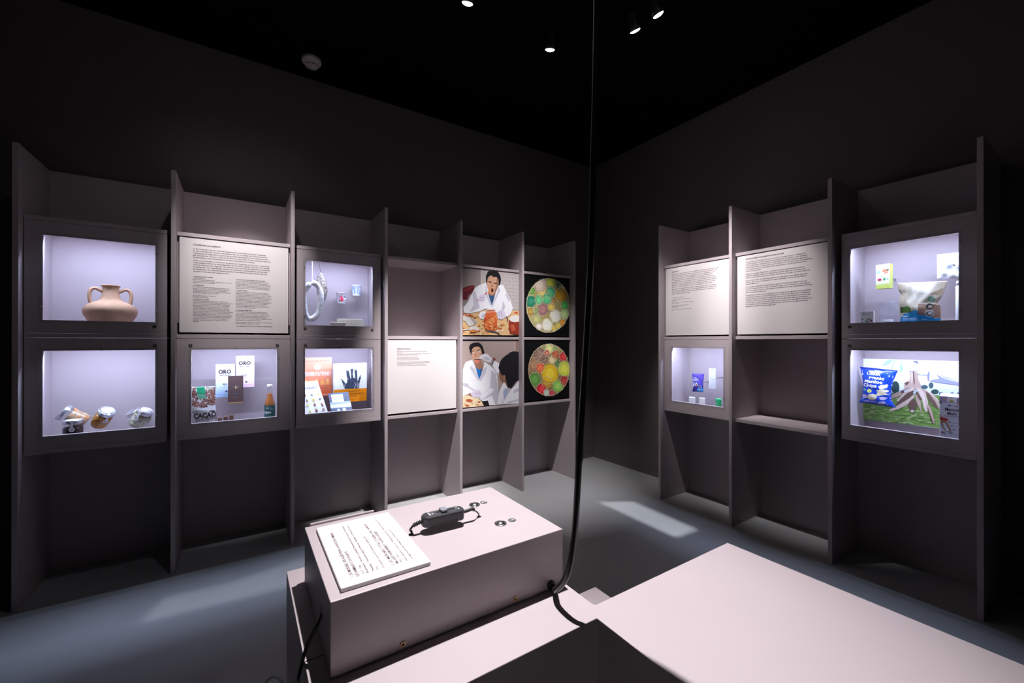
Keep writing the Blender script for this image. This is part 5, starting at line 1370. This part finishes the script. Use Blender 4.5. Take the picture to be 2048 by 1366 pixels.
for (px_, py_, nx, ny, num) in ((949, 1010, 967.5, 1005, '2'), (1001, 1047.5, 1024, 1040.5, '1')):
    q = onz(px_, py_, zT+bh); x, y = q.x-BX[0], q.y-BX[2]
    b = MB().lathe([(.0125, 0), (.0125, .0016), (.0110, .0024), (.0108, .0012), (.0095, .0010)], 36, 0, (0, 0, 1), (x, y, bh)).build('push_button', STEEL, t)
    MB().lathe([(.0096, .0008), (.0090, .0026), (.0072, .0040), (.0045, .0050), (0, .0054)], 36, 0, (0, 0, 1), (x, y, bh)).build('button_dome', STEEL, b)
    q = onz(nx, ny, zT+bh); x, y = q.x-BX[0], q.y-BX[2]
    g = MB().lathe([(.0082, 0), (.0082, .0006), (0, .0006)], 28, 0, (0, 0, 1), (x, y, bh+.0001), False).build('number_disc', pm('slate_disc', (0.085, 0.088, 0.105), .45), t)
    mb = MB(); v, f = text_mesh(num, .02)
    cw_, ch_ = (v[:, 0].min()+v[:, 0].max())/2, (v[:, 1].min()+v[:, 1].max())/2
    mb.add([(x-(bb-ch_)*.0135, y+(aa-cw_)*.0135, bh+.0010) for aa, bb in v], f)
    mb.build('numeral', WHITEPL, g)

# instruction card on the box
A = onz(633.5, 1057, zT+bh+.006); B = onz(860, 1119, zT+bh+.006)
cx0, cx1, cy0, cy1 = .1240, .2640, .6510, .8900
t = thing('instruction_card', 'white instruction card lying on the control box', 'card', (cx0, cy0, zT+bh))
MB().box((0, 0, .0003), (cx1-cx0, cy1-cy0, .0065)).build('card', WHITEPLATE, t, bevel=.0006, seg=1)
mb = MB()
CT = [('1. LES MICROBES, DES ALLIÉS POUR LA SANTÉ DES HUMAINS,', 735, 1050, 425, 450, 1), ('DES ANIMAUX ET DES PLANTES', 815, 1035, 630, 700, 1), ("2017, 3'46", 890, 1005, 820, 890, 0), ('Réalisation: Nicole Graziella Monteverde de Santis Fiorentino', 945, 990, 590, 355, 0),
      ('Musique: Théophile Jaggi & Nicolas Stücklin et Maxime Favre', 1020, 965, 655, 350, 0), ('Son', 1082, 950, 1064, 900, 0), ('En boucle, sous-titré français et anglais (f/e)', 1160, 920, 870, 495, 0), ('2. LES MICROBES, TOTAL ET PLEIN AVEC APPÉTIT', 1295, 885, 885, 325, 1), ('MALADIES PULMONAIRES ET NEUROLOGIQUES', 1350, 860, 1030, 430, 1),
      ("2021, 8'50", 1405, 840, 1340, 740, 0), ('Avec Jérôme Sutter et Natacha des vins, Marie Pasteur (f)', 1480, 825, 1045, 270, 0), ('Le laboratoire de recherche, Université (f)', 1550, 800, 1215, 410, 0)]
for s_, xa, ya, xb, yb, bo in CT:
    a_ = onz(600+xa/6.827, 1000+ya/6.827, zT+bh+.0068); b_ = onz(600+xb/6.827, 1000+yb/6.827, zT+bh+.0068)
    v, f = text_mesh(s_, .008 if bo else 0.0)
    k = (b_.y-a_.y)/(v[:, 0].max()-v[:, 0].min()); kz = .0068 if bo else .0056
    mb.add([(a_.x-cx0-bb*kz, a_.y-cy0+aa*k, .0069) for aa, bb in v], f)
mb.build('printed_text', pm('soft_purple_ink', (0.13, 0.065, 0.09), .7), t)

# hand dimmer hanging between two cable holes
t = thing('slide_dimmer', 'dark grey slide dimmer on a cable above the box top', 'dimmer', (.3375, .7700, zT+bh), math.radians(-2.0))
Ld, Wd, Hd, zd = .088, .030, .021, .0115
def capsule(l, w_, z0_, z1_, n=10):
    P = []
    r = w_/2
    for k in range(n+1):
        a = -math.pi/2+math.pi*k/n; P.append((l/2-r*.62+r*.62*math.cos(a), r*math.sin(a)))
    for k in range(n+1):
        a = math.pi/2+math.pi*k/n; P.append((-l/2+r*.9+r*.9*math.cos(a), r*math.sin(a)))
    return MB().prism(P, z0_, z1_)
hb = capsule(Ld, Wd, zd, zd+Hd).build('housing', DGREY, t, bevel=.004, seg=3)
MB().box((-Ld*.36, -Wd*.30, zd+Hd-.0004), (Ld*.40, Wd*.30, zd+Hd+.0008)).build('face_plate', pm('face_plate_grey', (0.075, 0.078, 0.092), .4), t, bevel=.0006, seg=1)
MB().box((-Ld*.17, -Wd*.10, zd+Hd+.0006), (Ld*.30, Wd*.10, zd+Hd+.0012)).build('slot', BLACK, t)
MB().box((-.006, -.0085, zd+Hd+.0012), (.007, .0085, zd+Hd+.0062)).build('slider_knob', MGREY, t, bevel=.0016, seg=2)
mb = MB()
mb.add([(-Ld*.34, -Wd*.28, zd+Hd+.0011), (-Ld*.325, -Wd*.28, zd+Hd+.0011), (-Ld*.325, Wd*.24, zd+Hd+.0011), (-Ld*.34, Wd*.24, zd+Hd+.0011)], [(0, 1, 2, 3)])
for x, y in ((.36, .18), (.36, -.16), (.30, .02), (-.26, -.10)):
    mb.add([(Ld*x+.0016*math.cos(k*.785), Wd*y+.0016*math.sin(k*.785), zd+Hd+.0011) for k in range(8)], [tuple(range(8))])
add_line(mb, 'dimmer', (-Ld*.31, -Wd*.26, zd+Hd+.0012), (0, 1, 0), (-1, 0, 0), width=.013)
mb.build('white_marks', WHITEPL, t)
mb = MB()
for k in range(16): mb.box((-Ld*.30+k*.0034, -Wd/2-.0006, zd+.002), (-Ld*.30+k*.0034+.0016, -Wd/2+.001, zd+.006))
mb.build('vent_ribs', BLACK, t)
hl = onz(822.5, 1068.5, zT+bh); hr = onz(958, 1033.5, zT+bh)
def loc(p): return Matrix.Rotation(math.radians(2), 3, 'Z') @ (p-Vector((.3375, .7700, zT+bh)))
hl, hr = loc(hl), loc(hr)
mb = MB()
for k in range(5): mb.lathe([(.0032, 0), (.0042, .0008), (.0042, .0018), (.0032, .0026)], 12, 0, (-1, 0, -.25), (-Ld/2-.001-k*.0032, 0, zd+Hd*.5-k*.0008))
mb.build('strain_relief', DGREY, t)
MB().tube([(-Ld/2+.002, 0, zd+Hd*.5), (-Ld/2-.012, 0, zd+Hd*.42), ((-Ld/2-.018+hl.x)/2-.003, hl.y*.4, .011), (hl.x+.001, hl.y, .004), (hl.x, hl.y, -.004)], .0021, 10, 8).build('cable', RUBBER, t)
MB().tube([(Ld/2-.002, 0, zd+Hd*.5), (Ld/2+.010, 0, zd+Hd*.55), (Ld/2+.020, .000, zd+Hd*.60), (Ld/2+.025, .001, zd+Hd*.45)], .0036, 10, 6).build('strain_relief', DGREY, t)
MB().tube([(Ld/2+.023, .001, zd+Hd*.5), ((Ld/2+.025+hr.x)/2+.002, hr.y*.6, .012), (hr.x, hr.y, .003), (hr.x, hr.y, -.004)], .0014, 10, 8).build('cable', RUBBER, t)
for hh_ in (hl, hr):
    MB().lathe([(.0050, 0), (.0050, .0004), (0, .0004)], 18, 0, (0, 0, 1), (hh_.x, hh_.y, .0001), False).build('cable_hole', BLACK, t)

# thick hanging cable
def ony(x, y, Y_):
    q = ray(x, y); tt = Y_/q[1]; return (float(q[0]*tt), Y_, float(1.2+q[2]*tt))
def onx(x, y, X_):
    q = ray(x, y); tt = X_/q[0]; return (X_, float(q[1]*tt), float(1.2+q[2]*tt))
CPT = [(.5035, .6395, .7300), (.5010, .6200, .7290), ony(1113, 1178, .595), ony(1128, 1162, .570), ony(1139, 1132, .558), ony(1147, 1080, .555), ony(1153, 1010, .555), ony(1159, 900, .555), ony(1172, 700, .555), ony(1182, 500, .555), ony(1187, 300, .555), ony(1192.5, 60, .555), (.552, .555, 2.30), (.553, .555, HC-.001)]
t = thing('hanging_cable', 'thick black cable hanging from ceiling into the control box', 'cable', (.553, .555, HC))
MB().tube([Vector(p)-Vector((.553, .555, HC)) for p in CPT], .0058, 14, 10).build('cable', RUBBER, t)
MB().lathe([(.0085, 0), (.0085, .003), (.0060, .005)], 18, 0, (0, -1, 0), Vector((.5035, .6357, .7300))-Vector((.553, .555, HC))).build('grommet', BLACK, t)
t = thing('thin_cable', 'thin black cable looping from the left side of control box', 'cable', onx(642, 1232, .1065))
o0 = Vector(onx(642, 1232, .1065))
PT = [onx(642, 1228, .1068), onx(636, 1246, .098), onx(622, 1273, .089), onx(611, 1300, .082), onx(602, 1335, .076), onx(594, 1366, .070), onx(588, 1400, .064), onx(580, 1412, .058), onx(572, 1390, .056), onx(563, 1362, .055), onx(552, 1354, .054), onx(540, 1357, .053), onx(530, 1372, .052), onx(522, 1420, .051), (.049, .95, .30), (.050, .96, .02), (.02, 1.05, .004), (-.12, 1.10, .004)]
MB().tube([Vector(p)-o0 for p in PT], .0026, 10, 8).build('cable', RUBBER, t)
MB().box((-.0002, -.0012, .0045), (.0004, .0012, .016)).build('cable_slot', BLACK, t)

# ------------------------------------------------------------------ lamps on the ceiling
def aim(o, tgt, src):
    dv = (Vector(tgt)-Vector(src)).normalized()
    o.rotation_mode = 'QUATERNION'; o.rotation_quaternion = dv.to_track_quat('-Z', 'Y'); return dv
LENS = pm('lit_lamp_lens', (1.0, 0.97, 1.0), .5, emit=26.0)
def spot(label, pos, tgt, power, angle, blend=1.0, rad=.018, hole=None, col=SPOT_COL, spill=0.0):
    pos = Vector(pos)
    t = thing('track_spotlight', label, 'spotlight', (pos.x, pos.y, HC), 0, 'ceiling spotlights')
    dv = (Vector(tgt)-pos).normalized(); p = pos-Vector((pos.x, pos.y, HC))
    hd = MB().lathe([(.0, -.088), (.022, -.088), (.026, -.080), (.026, -.030), (.030, -.022), (.030, .004), (.0275, .004), (.0265, -.004), (.0, -.004)], 28, 0, dv, p).build('lamp_head', BLACK, t)
    MB().lathe([(.0262, -.002), (.0262, .005), (.018, .010), (.0, .012)], 28, 0, dv, p, True, cap=False).build('lens', LENS, hd)
    top = p-dv*.05
    MB().cyl((top.x, top.y, top.z), (top.x, top.y, 0.0), .006, 12).build('stem', BLACK, t)
    MB().lathe([(.024, -.014), (.024, 0)], 20, 0, (0, 0, 1), (top.x, top.y, 0)).build('ceiling_mount', BLACK, t)
    L = bpy.data.lights.new('spot_light', 'SPOT'); L.energy = power; L.color = col; L.spot_size = math.radians(angle); L.spot_blend = blend; L.shadow_soft_size = rad
    lo = bpy.data.objects.new('spot_light', L); COL.objects.link(lo); lo.parent = t; lo.location = p+dv*.020
    aim(lo, tgt, pos)
    if spill:      # the wide field around the beam of the same lamp
        L = bpy.data.lights.new('spill_light', 'SPOT'); L.energy = power*spill; L.color = col; L.spot_size = math.radians(95); L.spot_blend = 1.0; L.shadow_soft_size = rad
        lo = bpy.data.objects.new('spill_light', L); COL.objects.link(lo); lo.parent = t; lo.location = p+dv*.020
        aim(lo, tgt, pos)
    if hole:
        # added mask plate: opening cuts the beam to imitate a pane reflection on the floor
        D = .10; c = p+dv*D; lp = pos+dv*.020
        e1 = dv.cross(Vector((0, 0, 1))).normalized(); e2 = dv.cross(e1)
        ring = []
        for hx, hy_ in hole:
            r_ = Vector((hx, hy_, 0))-lp; k = (D-.020)/r_.dot(dv); q = lp+r_*k-(pos+dv*D)
            ring.append((q.dot(e1), q.dot(e2)))
        n = len(ring); mx_ = sum(a for a, b in ring)/n, sum(b for a, b in ring)/n
        vs = []; outer = []
        for a, b in ring:
            an = math.atan2(b-mx_[1], a-mx_[0]); outer.append((mx_[0]+.060*math.cos(an), mx_[1]+.060*math.sin(an)))
        vs = [c+e1*a+e2*b for a, b in ring]+[c+e1*a+e2*b for a, b in outer]
        fs = [(i, (i+1) % n, n+(i+1) % n, n+i) for i in range(n)]
        MB().add(vs, fs).build('added_mask_plate', BLACK, t)
        MB().lathe([(.062, 0), (.0622, -.0)], 20, 0, dv, c, cap=False)
        MB().cyl(p-dv*.02+e1*.028, c+e1*.058, .003, 8).build('added_mask_arm', BLACK, t)
    return t
zl = 2.93
pB = onz(935, 5, zl); pC = onz(1100, 98, zl); pD = onz(1270, 60, zl); pE = onz(1316, 28, zl)
spot('black ceiling spotlight aimed at Conserver les aliments panel', (0.0, 1.99, zl), (.02, 2.80, 1.69), P_TEXT_A, 31, spill=.022)
spot('black ceiling spotlight aimed at short paragraph panel', pB, (1.10, 2.88, .62), P_TEXT_B, 30)
spot('black ceiling spotlight aimed at photo prints', pC, (2.00, 2.88, .40), P_PHOTO, 46)
spot('black ceiling spotlight aimed at credits text panel', pD, (2.71, 1.74, 1.52), P_R0, 32)
spot('black ceiling spotlight aimed at agriculture text panel', pE, (2.71, 1.35, 1.50), P_R1, 32)
spot('black ceiling spotlight aimed at the foreground plinth', (.56, 1.00, zl), (.52, .61, .72), P_TABLE, 44)
spot('black ceiling spotlight lighting the open floor', (-.10, -1.00, zl), (-.05, -.85, 0), 70, 56)  # added fill lamp out of view, raises the ambient level by bounce
spot('framing spotlight throwing a light patch beside right shelving', (1.62, 1.05, zl), (2.35, 1.88, 0), 330, 26, .1, .0008, [(2.2485, 2.2572), (2.4745, 2.1292), (2.4511, 1.5825), (2.2405, 1.5933)], (.9, .93, 1.0))  # added lamp out of view; its patch imitates light mirrored by a pane
spot('framing spotlight throwing a light patch beside left shelving', (-.30, 1.20, zl), (-.05, 2.43, 0), 90, 26, .1, .0008, [(-.363, 2.350), (-.297, 2.526), (-.05, 2.503), (.35, 2.575), (.35, 2.290)], (.9, .93, 1.0))  # unseen lamp put in to imitate the floor reflection of the left panes

# ------------------------------------------------------------------ smoke detector, wall outlet
q = onz(623, 119, HC)
t = thing('smoke_detector', 'round off-white smoke detector on the black ceiling', 'smoke detector', (q.x, q.y, HC))
MB().lathe([(.056, -.022), (.058, -.018), (.058, 0), (0, 0)], 40).build('base', DETECT, t)
MB().lathe([(.0, -.030), (.044, -.030), (.054, -.0225), (.056, -.0215)], 40, cap=False).build('rim', DETECT, t)
MB().lathe([(.0, -.0485), (.034, -.0485), (.0375, -.046), (.0375, -.044)], 36, cap=False).build('sensor_cap', DETECT, t)
MB().lathe([(.035, -.044), (.036, -.040)], 36, cap=False).build('vent_slot', BLACK, t)
MB().lathe([(.0375, -.040), (.045, -.029)], 36, cap=False).build('collar', DETECT, t)
dv = (Vector((0, 0, 1.2))-Vector((q.x, q.y, HC))); a = math.atan2(dv.y, dv.x)+.35
MB().lathe([(.004, 0), (.004, .003), (0, .003)], 12, 0, (math.cos(a), math.sin(a), -.4), (.0375*math.cos(a), .0375*math.sin(a), -.043)).build('indicator', BLACK, t)
q = ray(1153, 868); tt = YW/q[1]
t = thing('wall_outlet', 'small round cable outlet low on the wall beside shelving', 'outlet', (float(q[0]*tt), YW, float(1.2+q[2]*tt)))
MB().lathe([(.016, 0), (.021, 0), (.021, .003), (.016, .004)], 28, 0, (0, -1, 0), (0, -.0005, 0)).build('ring', STEEL, t)
MB().lathe([(.0155, 0), (.0155, .001), (0, .001)], 24, 0, (0, -1, 0), (0, -.0005, 0)).build('socket_face', BLACK, t)
